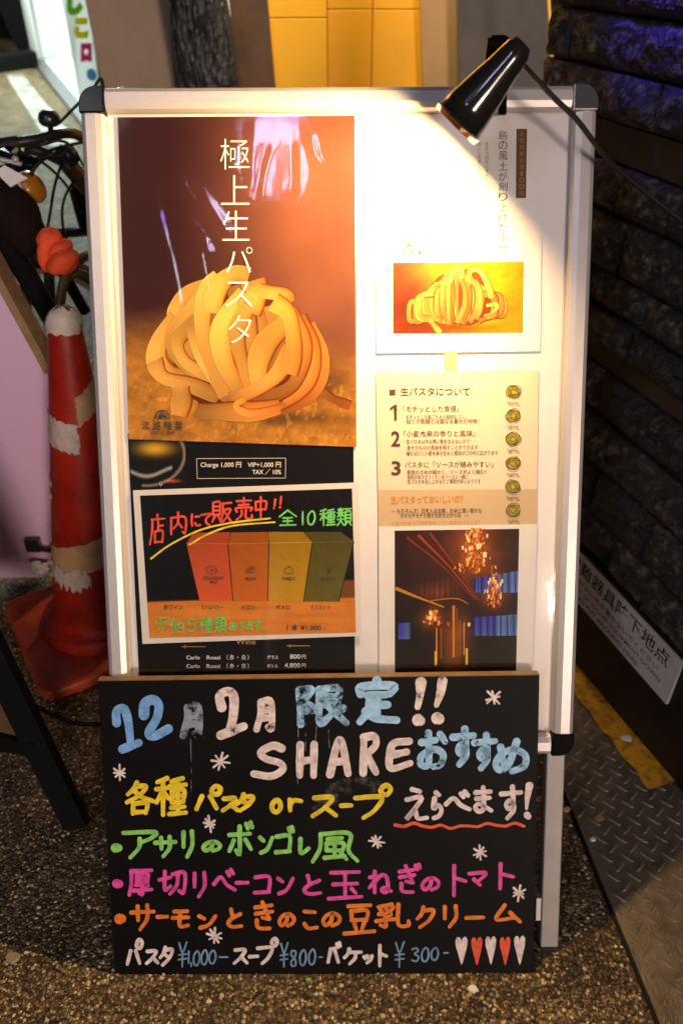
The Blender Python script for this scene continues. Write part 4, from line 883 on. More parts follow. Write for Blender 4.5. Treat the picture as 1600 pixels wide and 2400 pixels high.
    for x0, y0, x1, y1, mi in ((1234, 420, 1277, 514, 0), (1287, 421, 1326, 517, 2), (1334, 418, 1372, 514, 0), (1382, 420, 1420, 517, 2), (1430, 416, 1469, 515, 0)):
        X = lambda a: x0+a*(x1-x0); Y = lambda a: y0+a*(y1-y0)
        poly(t, f2, [(X(a), Y(b)) for a, b in ((.5, .16), (.62, .03), (.82, 0), (.98, .12), (.94, .34), (.78, .62), (.60, .92), (.50, 1.0), (.42, .92), (.24, .62), (.05, .34), (.02, .14), (.16, .02), (.38, .03))], w, mi)
    t.build('lettering', [m_wh, m_gb, m_rd], root)
    r = random.Random(4)
    for f, cx, cy, s in ((f1, 1362, 122, 29), (f1, 452, 335, 29), (f1, 116, 372, 25), (f1, 416, 542, 27), (f2, 973, 103, 28), (f2, 1317, 140, 29), (f2, 1447, 275, 24), (f2, 432, 418, 25)):
        t = MB(); a0 = r.uniform(-.2, .2)
        for k in range(4):
            a = a0+k*math.pi/4+r.uniform(-.2, .2); l = s*r.uniform(.7, 1.1); brush(t, f, [(cx-math.cos(a)*l, cy-math.sin(a)*l), (cx+math.cos(a)*l*r.uniform(.8, 1.05), cy+math.sin(a)*l*r.uniform(.8, 1.05))], r.uniform(6.5, 9), w)
        t.build('snowflake_mark', m_wh, root)
    t = MB(); m_dr = marker('dried_drip', S(120, 124, 126), (60, 0.5))     # water marks under the rubbed characters
    for x, y0, y1 in ((352, 258, 450), (712, 210, 420), (735, 205, 300), (812, 228, 290), (772, 215, 270), (320, 240, 262), (395, 236, 258)): brush(t, f1, [(x, y0), (x+r.uniform(-3, 3), (y0+y1)/2), (x+r.uniform(-4, 4), y1)], 2.6, 0.0003, cap=False)
    t.build('drip_marks', m_dr, root)
    # rubbed smears and drips
    t = MB(); M_sm = marker('chalk_dust_smear', S(60, 56, 52), (30, 0.56))
    poly(t, f1, [(720, 440), (800, 400), (930, 385), (1040, 400), (960, 440), (860, 470), (760, 500)], 0.00025); t.build('smear', M_sm, root)
chalkboard()

# ================================================================== DESK LAMP ON THE SIGN
def desk_lamp():
    p0 = at(1204, 128, 0.845); p1 = at(1076, 284, 0.878); ax = (p1-p0); Ln = ax.length; ax = ax.normalized()
    clipw = FB.P(*FB.uv(1172, 235), 0.016)
    root = empty('desk_lamp', Matrix.Translation(clipw), 'glossy black cone shaded clip lamp switched on over the top of the sign stand', 'lamp')
    def rel(m): return m.off(clipw)
    M_sh = mat('gloss_black_enamel', (0.016, 0.015, 0.013), rough=0.16, coat=0.9, crough=0.05)
    M_in = mat('white_shade_lining', (0.75, 0.72, 0.66), rough=0.5)
    m = MB(); pr = [(0.002, -0.014), (0.010, -0.0132), (0.0145, -0.006), (0.0160, 0.004), (0.0180, 0.018), (0.0222, 0.04), (0.0262, 0.065), (0.0292, 0.09), (0.0318, Ln)]
    m.lathe(pr, p0, ax, 40); rel(m).build('shade', M_sh, root)
    m = MB(); m.lathe([(0.0320, Ln+0.0004), (0.0306, Ln+0.0004), (0.0280, 0.09), (0.0250, 0.065), (0.0210, 0.04), (0.0165, 0.02), (0.001, 0.018)], p0, ax, 40); rel(m).build('shade_lining', M_in, root)
    bp = p0+ax*(Ln*0.70)
    M_b = mat('lit_bulb', (1, 0.9, 0.7), emit=(1.0, 0.72, 0.38), estr=60)
    m = MB(); m.lathe([(0.001, -0.013), (0.007, -0.011), (0.011, -0.004), (0.0115, 0.002), (0.009, 0.009), (0.001, 0.0125)], bp, ax, 20); rel(m).build('bulb', M_b, root)
    # bracket, stem and clip
    a0 = at(1160, 88, 0.925); a1 = at(1196, 108, 0.912); a2 = at(1150, 132, 0.935)
    m = MB(); m.beam(at(1163, 92, 0.922), at(1200, 112, 0.908), 0.020, 0.010, (0, 0, 1)); m.beam(at(1160, 90, 0.925), at(1152, 150, 0.945), 0.008, 0.018, (1, 0, 0)); m.tube([at(1150, 140, 0.945), at(1160, 190, 0.958), clipw], 0.0035, 10)
    rel(m).build('bracket', M_black_plastic, root, bevel=0.001)
    m = MB(); u, v = FB.uv(1176, 238, 0.016)
    M4 = FB.M(); loc = [(u-0.005, u+0.005, v-0.016, v+0.014, 0.0152, 0.021), (u-0.005, u+0.005, v+0.010, v+0.022, -0.02, 0.021)]
    for b in loc: m.box(*b)
    m.v = [tuple(M4 @ Vector(p)) for p in m.v]; rel(m).build('clip', M_black_plastic, root, bevel=0.001)
    cord = [at(1212, 138, 0.902), at(1250, 180, 0.905), at(1300, 232, 0.915), at(1350, 280, 0.93), at(1400, 345, 0.95), at(1450, 400, 0.975), at(1520, 458, 1.0), at(1600, 520, 1.02), at(1700, 590, 1.04)]
    m = MB(); m.tube(smooth_path(cord, n=6), 0.0032, 10); rel(m).build('power_cord', M_rubber, root)
    lamp('lamp_light', 'POINT', tuple(p0+ax*(Ln*0.92)), 34, (1.0, 0.64, 0.28), 0.012, parent=root)
desk_lamp()

# ================================================================== TRAFFIC CONE
def traffic_cone():
    b = Vector((-0.525, 1.33, 0)); top = at(146, 722, b.y/ray(146, 722).y); H = top.z; dx = top.x-b.x; dy = top.y-b.y
    root = empty('traffic_cone', Matrix.Translation((b.x, b.y, 0)), 'battered red traffic cone patched with peeling white tape', 'traffic cone')
    M_c = mat('red_cone_plastic', S(140, 18, 8), rough=0.45, bump=0.1, bscale=60, vscale=11, col2=S(188, 44, 14), ramp=(0.35, 0.68))
    M_bs = mat('orange_base_plastic', S(150, 50, 22), rough=0.5, col2=S(196, 78, 34), vscale=9, ramp=(0.4, 0.6))
    M_wt = mat('scuffed_white_tape', S(205, 190, 178), rough=0.6, var=0.15, vscale=40, bump=0.3, bscale=60); M_tn = mat('tan_tape', S(198, 162, 112), rough=0.6, var=0.12, vscale=40)
    bend = lambda h: (dx*(h/H), dy*(h/H)*0, 0)
    prof = [(0.122, 0.030), (0.122, 0.050), (0.114, 0.058), (0.098, 0.060), (0.096, 0.075)]
    rad = lambda h: 0.094 + (0.0285-0.094)*(h-0.075)/(H-0.03-0.075)
    prof += [(rad(h), h) for h in np.linspace(0.09, H-0.03, 14)] + [(0.026, H-0.015), (0.016, H-0.004), (0.002, H)]
    MB().lathe(prof, (0, 0, 0), (0, 0, 1), 48, bend=bend).build('cone_body', M_c, root)
    s = 0.17; c = 0.035; rot = math.radians(32); pts = []
    for sx, sy in ((1, 1), (-1, 1), (-1, -1), (1, -1)):
        for t in np.linspace(0, math.pi/2, 6):
            a = {(1, 1): t, (-1, 1): t+math.pi/2, (-1, -1): t+math.pi, (1, -1): t+1.5*math.pi}[(sx, sy)]
            x, y = sx*(s-c)+c*math.cos(a), sy*(s-c)+c*math.sin(a); pts.append((x*math.cos(rot)-y*math.sin(rot), x*math.sin(rot)+y*math.cos(rot)))
    MB().prism(pts, 0.001, 0.030).build('base', M_bs, root, bevel=0.008)
    def patch(name, h0, h1, a0, a1, m, sk=0.0, rag=0.0025, lift=0.0012):
        na, nh = 26, 10; vs = []; r = random.Random(int(h0*999))
        jag = [r.uniform(-rag, rag) for _ in range(na)]; jag2 = [r.uniform(-rag, rag) for _ in range(na)]
        for i in range(na):
            a = a0+(a1-a0)*i/(na-1)
            for j in range(nh):
                t = j/(nh-1); h = h0+(h1-h0)*t + sk*(i/(na-1)-.5) + (jag[i]*(1-t)+jag2[i]*t)
                rr = rad(min(h, H-0.03)) + lift + 0.004*math.sin(i*0.9+j)*(1 if i in (0, na-1) else 0.12) if h < H-0.03 else 0.0295*math.sqrt(max(0.02, 1-((h-(H-0.03))/0.034)**2)) + lift
                o = bend(h); vs.append((rr*math.cos(a)+o[0], rr*math.sin(a)+o[1], h))
        mb = MB(); mb.add(vs, [(i*nh+j, (i+1)*nh+j, (i+1)*nh+j+1, i*nh+j+1) for i in range(na-1) for j in range(nh-1)], 0, smooth=True); mb.build(name, m, root)
    Fv = -math.pi/2     # facing the camera
    Hn = H-0.03
    patch('tape_patch', H*0.945, H+0.002, 0, 2*math.pi, M_wt, 0, 0.005, 0.002)
    patch('tape_patch', H*0.735, H*0.81, Fv+0.35, Fv+1.6, M_tn, 0.03)
    patch('tape_patch', H*0.655, H*0.735, Fv-1.5, Fv+0.35, M_wt, -0.02)
    patch('tape_patch', H*0.50, H*0.56, Fv-2.0, Fv-1.0, M_wt, -0.01)
    patch('tape_patch', H*0.29, H*0.38, Fv-1.4, Fv+1.5, M_tn, 0.06)
    patch('tape_patch', H*0.24, H*0.295, Fv-1.1, Fv+0.2, M_wt, 0.0, 0.012, 0.0026)
traffic_cone()

# ================================================================== LEFT SIDE: white leaning board, black easel, chain
def white_board():
    Y0 = 1.47; dd = lambda px, py: CAM + ray(px, py)*(Y0/ray(px, py).y)
    A = dd(114, 862); B = dd(-110, 448); base_r = gnd(124, 1385)
    root = empty('white_panel', Matrix.Translation((base_r.x, Y0, 0)), 'scuffed white panel with a sloping wooden top edge standing behind the cone', 'panel')
    o = (base_r.x, Y0, 0); th = 0.03
    P = [(A.x-0.002, A.z), (base_r.x+0.05, 0.03), (base_r.x-0.8, 0.03), (B.x-0.4, B.z), (B.x, B.z)]
    m = MB(); n = len(P); vs = [(x, Y0, z) for x, z in P]+[(x, Y0+th, z) for x, z in P]
    m.add(vs, [tuple(range(n)), tuple(range(2*n-1, n-1, -1))]+[(i, n+i, n+(i+1) % n, (i+1) % n) for i in range(n)]); m.off(o).build('panel_face', mat('scuffed_white_violet_lit', S(222, 186, 216), rough=0.5, col2=S(160, 132, 150), vscale=70, ramp=(0.66, 0.74), var=0.1), root, fix=True)  # violet neon light is put into the base colour of this white paint
    m = MB(); m.beam((A.x+0.004, Y0+0.008, A.z-0.004), (B.x+0.004, Y0+0.008, B.z-0.004), 0.016, 0.05, (0, 1, 0)); m.off(o).build('top_edge', M_wood, root)
    c = dd(82, 1270); m = MB(); m.box(c.x-0.016, c.x+0.016, Y0-0.02, Y0, c.z-0.016, c.z+0.016); m.tube([(c.x+0.01, Y0-0.012, c.z-0.01), (c.x+0.035, Y0-0.014, c.z-0.014), (c.x+0.05, Y0-0.01, c.z+0.002)], 0.006); m.off(o).build('latch', M_black_metal, root, bevel=0.002)
    m = MB(); r = random.Random(3)
    vs = []; 
    cc = dd(98, 1318)
    for i in range(6):
        for j in range(6): vs.append((cc.x+(i-2.5)*0.009, Y0-0.012-r.uniform(0, 0.014), cc.z+(j-2.5)*0.006+r.uniform(-.003, .003)))
    m.add(vs, grid_mesh(6, 6)); m.off(o).build('paper_wad', M_paper, root)
white_board()

def easel():
    foot = gnd(182, 1935); q = ray(0, 1560); up = CAM + q*1.21
    root = empty('easel_sign', Matrix.Translation((foot.x, foot.y, 0)), 'black folding easel sign seen edge on at the dark corner of the cone', 'sign stand')
    o = (foot.x, foot.y, 0); dv = (up-foot); top = foot+dv*2.6; back = Vector((-1, 0.25, 0)).normalized()
    m = MB(); m.beam((foot.x, foot.y, 0.001), top, 0.042, 0.022, (0, 1, 0)); m.off(o).build('leg', M_dark, root, bevel=0.002)
    f2 = foot+back*0.55; t2 = top+back*0.45
    m = MB(); m.beam((f2.x, f2.y, 0.001), t2, 0.042, 0.022, (0, 1, 0)); m.off(o).build('leg', M_dark, root, bevel=0.002)
    a, b = foot+dv*0.52, f2+(t2-f2)*0.20
    m = MB(); m.beam(a, b, 0.022, 0.035, (0, 0, 1)); m.off(o).build('rail', M_dark, root)
    a1, b1, b2, a2 = foot+dv*0.56, f2+(t2-f2)*0.215, f2+(t2-f2)*0.95, top-dv*0.15
    m = MB(); n = (b1-a1).cross(a2-a1).normalized()*0.004; vs = [a1-n, b1-n, b2-n, a2-n, a1+n, b1+n, b2+n, a2+n]
    m.add(vs, [(3, 2, 1, 0), (4, 5, 6, 7), (0, 1, 5, 4), (1, 2, 6, 5), (2, 3, 7, 6), (3, 0, 4, 7)]); m.off(o).build('panel', mat('brown_hardboard', S(96, 68, 40), rough=0.6, var=0.2, vscale=20), root)
    # stay chain
    c0, c1 = at(72, 1648, 1.32), at(250, 1696, 1.30); m = MB(); N = 22
    for i in range(N):
        t = (i+.5)/N; p = c0.lerp(c1, t); p.z -= 0.02*math.sin(math.pi*t); d_ = (c1-c0).normalized(); s_ = Vector((0, 0, 1)) if i % 2 else d_.cross(Vector((0, 0, 1))); s_ = (s_-d_*s_.dot(d_)).normalized()
        ring = [p+d_*0.0062*math.cos(k*math.pi/6)+s_*0.0034*math.sin(k*math.pi/6) for k in range(13)]; m.tube(ring, 0.0011, 6, caps=False)
    m.off(o).build('chain', M_dark, root)
easel()

# ================================================================== BICYCLE
def bicycle():
    hb = at(110, 330, 1.62); o = Vector((hb.x-0.10, 1.80, gz(1.80)))
    root = empty('bicycle', Matrix.Translation(o), 'black bicycle with a dark bag and tag on the handlebar parked behind the white panel', 'bicycle')
    R_ = lambda m: m.off(o)
    P = lambda px, py, Z: at(px, py, Z)
    m = MB(); m.tube(smooth_path([P(-60, 352, 1.56), P(20, 338, 1.58), P(90, 326, 1.60), P(150, 312, 1.63), P(185, 318, 1.68), P(215, 345, 1.74), P(240, 390, 1.80)], n=6), 0.0105, 14); m.tube(smooth_path([P(60, 345, 1.60), P(120, 365, 1.63), P(165, 392, 1.68), P(220, 425, 1.74)], n=6), 0.011, 12); R_(m).build('handlebar', M_black_metal, root)
    m = MB(); m.tube([P(150, 368, 1.62), P(165, 392, 1.66), P(240, 480, 1.80)], 0.019, 12); R_(m).build('stem', M_black_metal, root)
    m = MB(); m.tube(smooth_path([P(-70, 355, 1.55), P(-10, 344, 1.57), P(45, 336, 1.585)], n=5), 0.0150, 14); R_(m).build('grip', M_rubber, root)
    bl = P(116, 279, 1.60); m = MB(); m.lathe([(0.001, 0.017), (0.012, 0.016), (0.019, 0.010), (0.0215, 0.002), (0.021, -0.006), (0.016, -0.011), (0.006, -0.013), (0.005, -0.030), (0.012, -0.032)], bl, (0.1, -0.15, 1), 24); bell = R_(m).build('bell', M_black_metal, root)
    m = MB(); m.beam(P(8, 358, 1.55), P(62, 380, 1.56), 0.05, 0.022, (0, 0, 1)); m.tube(smooth_path([P(40, 372, 1.55), P(70, 388, 1.55), P(80, 378, 1.555), P(30, 395, 1.54), P(-40, 405, 1.53)], n=5), 0.010, 10); R_(m).build('brake_lever', M_black_plastic, root, bevel=0.004)
    m = MB(); m.tube(smooth_path([P(138, 290, 1.60), P(175, 252, 1.58), P(215, 212, 1.57), P(236, 184, 1.58), P(243, 205, 1.63), P(246, 240, 1.70)], n=6), 0.0030, 8); R_(m).build('cable', M_rubber, root)
    m = MB(); m.tube(smooth_path([P(80, 375, 1.56), P(120, 352, 1.58), P(160, 340, 1.62), P(220, 330, 1.70)], n=6), 0.0030, 8); m.tube(smooth_path([P(72, 412, 1.55), P(85, 388, 1.55), P(112, 368, 1.57), P(150, 372, 1.6)], n=6), 0.0042, 8); R_(m).build('cable', M_rubber, root)
    m = MB(); m.beam(P(2, 372, 1.53), P(52, 384, 1.535), 0.010, 0.006, (0, 0, 1)); m.tube([P(28, 362, 1.54), P(40, 350, 1.55)], 0.004, 8); m.lathe([(0.001, 0.004), (0.006, 0.003), (0.006, -0.004)], P(36, 373, 1.525), (0.1, -1, 0.3), 12); R_(m).build('lever_pivot', M_alu, root)
    for pts_, rr in (([P(60, 350, 1.58), P(105, 338, 1.57), P(140, 330, 1.60), P(170, 345, 1.66), P(200, 395, 1.76)], 0.0028), ([P(20, 352, 1.56), P(70, 366, 1.55), P(115, 392, 1.58), P(160, 440, 1.66), P(190, 500, 1.74)], 0.0028), ([P(150, 372, 1.62), P(130, 430, 1.60), P(118, 500, 1.58), P(110, 545, 1.56)], 0.003), ([P(185, 405, 1.70), P(150, 470, 1.64), P(150, 540, 1.60), P(175, 600, 1.62)], 0.003)):
        m = MB(); m.tube(smooth_path(pts_, n=6), rr, 8); R_(m).build('cable', M_rubber, root)
    m = MB(); m.beam(P(140, 352, 1.60), P(172, 384, 1.63), 0.034, 0.030); m.lathe([(0.001, 0.012), (0.014, 0.010), (0.016, 0.0)], P(160, 362, 1.61), (0.2, -0.3, 1), 16); R_(m).build('stem_clamp', M_black_metal, root, bevel=0.003)
    # dark bag with a yellow reflector behind it
    bc = P(22, 494, 1.50); r = random.Random(1); vs = []; nu, nv = 20, 12
    for j in range(nv):
        for i in range(nu):
            a = 2*math.pi*i/nu; t = j/(nv-1); k = math.sin(math.pi*(0.08+0.84*t))**0.5*(1+0.10*math.sin(3*a+t*5)+0.05*math.sin(7*a))
            vs.append((bc.x+0.055*k*math.cos(a), bc.y+0.04*k*math.sin(a), bc.z+0.058-0.125*t-0.02*math.cos(a)))
    m = MB(); m.add(vs, [(j*nu+i, j*nu+(i+1) % nu, (j+1)*nu+(i+1) % nu, (j+1)*nu+i) for j in range(nv-1) for i in range(nu)]+[tuple(range(nu))[::-1], tuple(range((nv-1)*nu, nv*nu))], 0, smooth=True)
    R_(m).build('bag', mat('brown_bag_cloth', S(30, 20, 16), rough=0.9, spec=0.1, var=0.3, vscale=30), root)
    m = MB(); m.lathe([(0.001, 0.010), (0.018, 0.008), (0.030, 0.0), (0.032, -0.008)], P(84, 436, 1.60), (0.85, -0.25, 0.35), 20); R_(m).build('reflector', mat('amber_reflector', S(170, 112, 16), rough=0.3, coat=0.3), root)
    for nm_, pts_, rr in (('down_tube', [P(-10, 535, 1.50), P(60, 640, 1.56), P(150, 790, 1.66)], 0.021), ('cross_tube', [P(78, 505, 1.56), P(120, 590, 1.60), P(200, 730, 1.74)], 0.012), ('head_tube', [P(210, 410, 1.78), P(192, 455, 1.80), P(215, 540, 1.84)], 0.026)):
        m = MB(); m.tube(pts_, rr, 14); R_(m).build(nm_, M_dark, root)
    # front wheel: tyre, rim, spokes, standing on the climbing ground
    wc = Vector((o.x-0.02, 1.78, gz(1.78)+0.335)); nrm = Vector((0.80, -0.58, 0.12)).normalized(); e1 = nrm.cross(Vector((0, 0, 1))).normalized(); e2 = e1.cross(nrm)
    e2 = -e2 if e2.z < 0 else e2
    ring = lambda rr: [wc+(e1*math.cos(t)+e2*math.sin(t))*rr for t in np.linspace(0, 2*math.pi, 49)]
    m = MB(); m.tube(ring(0.312), 0.021, 12, caps=False); whl = R_(m).build('tyre', M_rubber, root)
    m = MB(); m.tube(ring(0.288), 0.008, 8, caps=False); R_(m).build('rim', M_alu, root)
    m = MB()
    for k in range(24):
        t = 2*math.pi*k/24; m.tube([wc+nrm*(0.02 if k % 2 else -0.02), wc+(e1*math.cos(t)+e2*math.sin(t))*0.285], 0.0011, 5, caps=False)
    m.tube([wc-nrm*0.04, wc+nrm*0.04], 0.016, 12); R_(m).build('spokes', M_alu, root)
    m = MB(); m.tube([wc+nrm*0.045, wc+nrm*0.05+Vector((0.03, 0.05, 0.36)), P(215, 540, 1.84)], 0.012, 10); m.tube([wc-nrm*0.045, wc-nrm*0.05+Vector((0.03, 0.05, 0.36)), P(215, 540, 1.84)], 0.012, 10); R_(m).build('fork', M_black_metal, root)
    # olive cable loops and lamp hose
    m = MB(); m.tube(smooth_path([P(140, 730, 1.56), P(150, 660, 1.56), P(175, 620, 1.57), P(210, 600, 1.60), P(240, 640, 1.66)], n=6), 0.010, 10); m.tube(smooth_path([P(150, 655, 1.57), P(190, 640, 1.58), P(230, 665, 1.6)], n=6), 0.008, 10); R_(m).build('lock_hose', mat('olive_hose', S(70, 60, 22), rough=0.5), root)
    # knotted orange cloth, tied on
    cm = MB()
    for px, py, Z, rx, ry, tilt in ((117, 562, 1.50, 0.026, 0.020, 0.35), (141, 584, 1.50, 0.028, 0.015, 0.4), (148, 616, 1.485, 0.036, 0.019, 0.5), (108, 592, 1.51, 0.016, 0.034, -0.2)):
        c = P(px, py, Z); nu, nv = 18, 10; vs = []
        for j in range(nv+1):
            for i in range(nu):
                a = 2*math.pi*i/nu; b = math.pi*j/nv; x = rx*math.sin(b)*math.cos(a)*(1+0.10*math.sin(4*a+2*b)); y = 0.022*math.sin(b)*math.sin(a); z = ry*math.cos(b)*(1+0.15*math.sin(3*a))
                vs.append((c.x+x*math.cos(tilt)-z*math.sin(tilt), c.y+y, c.z+z*math.cos(tilt)+x*math.sin(tilt)))
        cm.add(vs, [(j*nu+i, j*nu+(i+1) % nu, (j+1)*nu+(i+1) % nu, (j+1)*nu+i) for j in range(nv) for i in range(nu)], 0, smooth=True)
    c0 = P(125, 600, 1.5); ob = cm.off(c0).build('orange_cloth', mat('orange_cloth', S(238, 84, 40), rough=0.8, var=0.12, vscale=40), M=Matrix.Translation(c0)); tag(ob, 'bright orange cloth knotted round the bicycle frame', 'cloth')
    t = [P(-40, 462, 1.46), P(52, 418, 1.47), P(66, 428, 1.475), P(-20, 495, 1.46), P(-40, 500, 1.46)]; t = [P(-50, 425, 1.46), P(12, 388, 1.47), P(66, 418, 1.475), P(40, 430, 1.47), P(-10, 462, 1.46), P(-50, 480, 1.455)]
    m = MB(); n = (t[1]-t[0]).cross(t[4]-t[0]).normalized()*0.0008; k = len(t); m.add([p-n for p in t]+[p+n for p in t], [tuple(range(k)), tuple(range(2*k-1, k-1, -1))]+[(i, k+i, k+(i+1) % k, (i+1) % k) for i in range(k)])
    R_(m).build('paper_tag', M_paper, root, fix=True)
bicycle()

# ================================================================== BACKGROUND FACADE
FY = 2.55
def fq(px, py, Y=FY): d_ = ray(px, py); return CAM + d_*(Y/d_.y)
def slab(name, label, cat, x0t, x0b, x1t, x1b, mat_, Y=FY, depth=0.25, rough_=None, part='shaft', top=2.6):
    """An upright whose sides pass through the photo columns at y=0 (t) and y=200 (b)."""
    g = gz(Y); A0, A1 = fq(x0t, 0, Y), fq(x0b, 200, Y); B0, B1 = fq(x1t, 0, Y), fq(x1b, 200, Y)
    ex = lambda P, Q, z: P.x+(Q.x-P.x)*(z-P.z)/(Q.z-P.z)
    zb, zt = g-0.02, top; xs = [ex(A0, A1, zb), ex(B0, B1, zb), ex(B0, B1, zt), ex(A0, A1, zt)]
    cx = (xs[0]+xs[1])/2; root = empty(name, Matrix.Translation((cx, Y, g)), label, cat)
    m = MB(); vs = [(xs[0], Y, zb), (xs[1], Y, zb), (xs[2], Y, zt), (xs[3], Y, zt)]; vs += [(x, Y+depth, z) for x, _, z in vs]
    m.add(vs, [(0, 1, 2, 3), (7, 6, 5, 4), (0, 4, 5, 1), (1, 5, 6, 2), (2, 6, 7, 3), (3, 7, 4, 0)]); m.off((cx, Y, g)).build(part, mat_, root)
    return root, (cx, Y, g), ex, (A0, A1, B0, B1)
M_conc = mat('tan_render', S(150, 128, 104), rough=0.7, var=0.12, vscale=6, bump=0.1, bscale=60)
slab('wall_pier', 'plain tan rendered pier between the shop banner and the rough black column', 'pillar', 200, 240, 388, 412, M_conc, depth=0.4)
M_gry = mat('grey_render', S(92, 86, 86), rough=0.65, col2=S(66, 62, 62), vscale=3, ramp=(0.4, 0.65))
slab('grey_pillar', 'grey streaked pillar between the yellow wall and the black stone wall', 'pillar', 1076, 1078, 1290, 1294, M_gry, Y=FY-0.05, depth=0.3)
M_tan = mat('tan_panel', S(176, 140, 92), rough=0.6, var=0.1, vscale=5)
slab('tan_pillar', 'narrow tan upright between the yellow wall panels and grey pillar', 'pillar', 984, 991, 1076, 1078, M_tan, Y=FY+0.02, depth=0.25)
M_bwn = mat('dark_brown_timber', S(84, 58, 32), rough=0.6, var=0.35, vscale=9)
slab('timber_post', 'dark brown timber post between the black column and the yellow wall', 'post', 536, 560, 626, 644, M_bwn, Y=FY+0.03, depth=0.2)
# rough black column
def black_column():
    Y = FY-0.10; g = gz(Y); A0, A1, B0, B1 = fq(385, 0, Y), fq(418, 200, Y), fq(524, 0, Y), fq(558, 200, Y)
    ex = lambda P, Q, z: P.x+(Q.x-P.x)*(z-P.z)/(Q.z-P.z); cx = A1.x; root = empty('black_column', Matrix.Translation((cx, Y, g)), 'rough black stone clad column beside the tan pier', 'pillar')
    nx, ny = 40, 220; s_, t_ = np.meshgrid(np.linspace(0, 1, nx), np.linspace(g-0.02, 2.4, ny)); X = np.array([[ex(A0, A1, z)+(ex(B0, B1, z)-ex(A0, A1, z))*s for s, z in zip(r1, r2)] for r1, r2 in zip(s_, t_)])
    Yd = Y-0.03*fbm(s_*9, t_*14, 5, 6, 0.62)+0.02*np.abs(s_-.5)**3*8
    m = MB(); m.add(np.stack([X.ravel(), Yd.ravel(), t_.ravel()], 1), grid_mesh(nx, ny)); m.off((cx, Y, g)); m.build('stone_cladding', mat('black_rough_stone', S(30, 30, 32), rough=0.5, spec=0.6, bump=0.5, bscale=60), root)
    zs_ = (g-0.02, 2.4); m = MB(); vs = [(ex(A0, A1, zs_[0]), Y+0.004, zs_[0]), (ex(B0, B1, zs_[0]), Y+0.004, zs_[0]), (ex(B0, B1, zs_[1]), Y+0.004, zs_[1]), (ex(A0, A1, zs_[1]), Y+0.004, zs_[1])]; vs += [(x, Y+0.09, z) for x, _, z in vs]
    m.add(vs, [(0, 1, 2, 3), (7, 6, 5, 4), (0, 4, 5, 1), (1, 5, 6, 2), (2, 6, 7, 3), (3, 7, 4, 0)]); m.off((cx, Y, g)).build('core', M_black_metal, root)
black_column()
def yellow_wall():
    Y = FY+0.06; g = gz(Y)
    A0, A1, B0, B1 = fq(622, 0, Y), fq(640, 200, Y), fq(990, 0, Y), fq(994, 200, Y); x0, x1 = A0.x-0.02, B1.x+0.02
    o = ((x0+x1)/2, Y, g); root = empty('yellow_wall', Matrix.Translation(o), 'mustard yellow panelled wall lit by an assumed lamp above', 'wall')
    M_y = [mat('yellow_panel', S(*c), rough=0.5, var=0.07, vscale=5) for c in ((238, 176, 14), (228, 158, 8), (238, 170, 10))]
    xs = [x0, fq(767, 100, Y).x, fq(872, 100, Y).x, x1]
    for k in range(3):
        zj = fq(700, 42, Y).z if k == 0 else fq(800, 22, Y).z
        for a, b in ((g, zj-0.001), (zj+0.001, 2.5)):
            m = MB(); m.box(xs[k]+0.001, xs[k+1]-0.001, Y+0.004*(k == 1), Y+0.08, a, b); m.off(o).build('panel', M_y[k], root, bevel=0.0015)
    # assumed downlight over the wall, above the view, read off the yellow light
    lr = Vector(((x0+x1)/2, Y-0.22, 2.0)); fx = empty('assumed_downlight', Matrix.Translation((lr.x, Y-0.09, 2.05)), 'small assumed out-of-view black arm lamp shining down the yellow wall', 'lamp')
    m = MB(); m.tube([(lr.x, Y-0.002, 2.12), (lr.x, Y-0.12, 2.14), (lr.x, Y-0.22, 2.08)], 0.008, 8); m.lathe([(0.01, 0.07), (0.03, 0.06), (0.045, 0.0), (0.043, 0.0), (0.028, 0.055), (0.001, 0.06)], lr, (0, 0.15, 1), 20); m.off((lr.x, Y-0.09, 2.05)).build('arm_and_hood', M_black_metal, fx)
    lamp('downlight', 'SPOT', tuple(lr+Vector((0, 0, 0.02))), 95, (1.0, 0.80, 0.42), 0.03, aim=(lr.x, Y-0.03, 0.9), spot=95, parent=fx)
yellow_wall()
def edge_strip():
    Y = FY-0.30; a, b = fq(1284, 10, Y), fq(1291, 135, Y); m = MB(); d_ = (a-b); m.beam(b-d_*1.0, a+d_*3, 0.006, 0.02, (0, 1, 0)); m.off(b)
    tag(m.build('brass_edge_trim', mat('brass_trim', S(190, 150, 70), rough=0.3, metal=0.6), M=Matrix.Translation(b)), 'thin brass corner trim where grey pillar meets black stone wall', 'trim')
edge_strip()

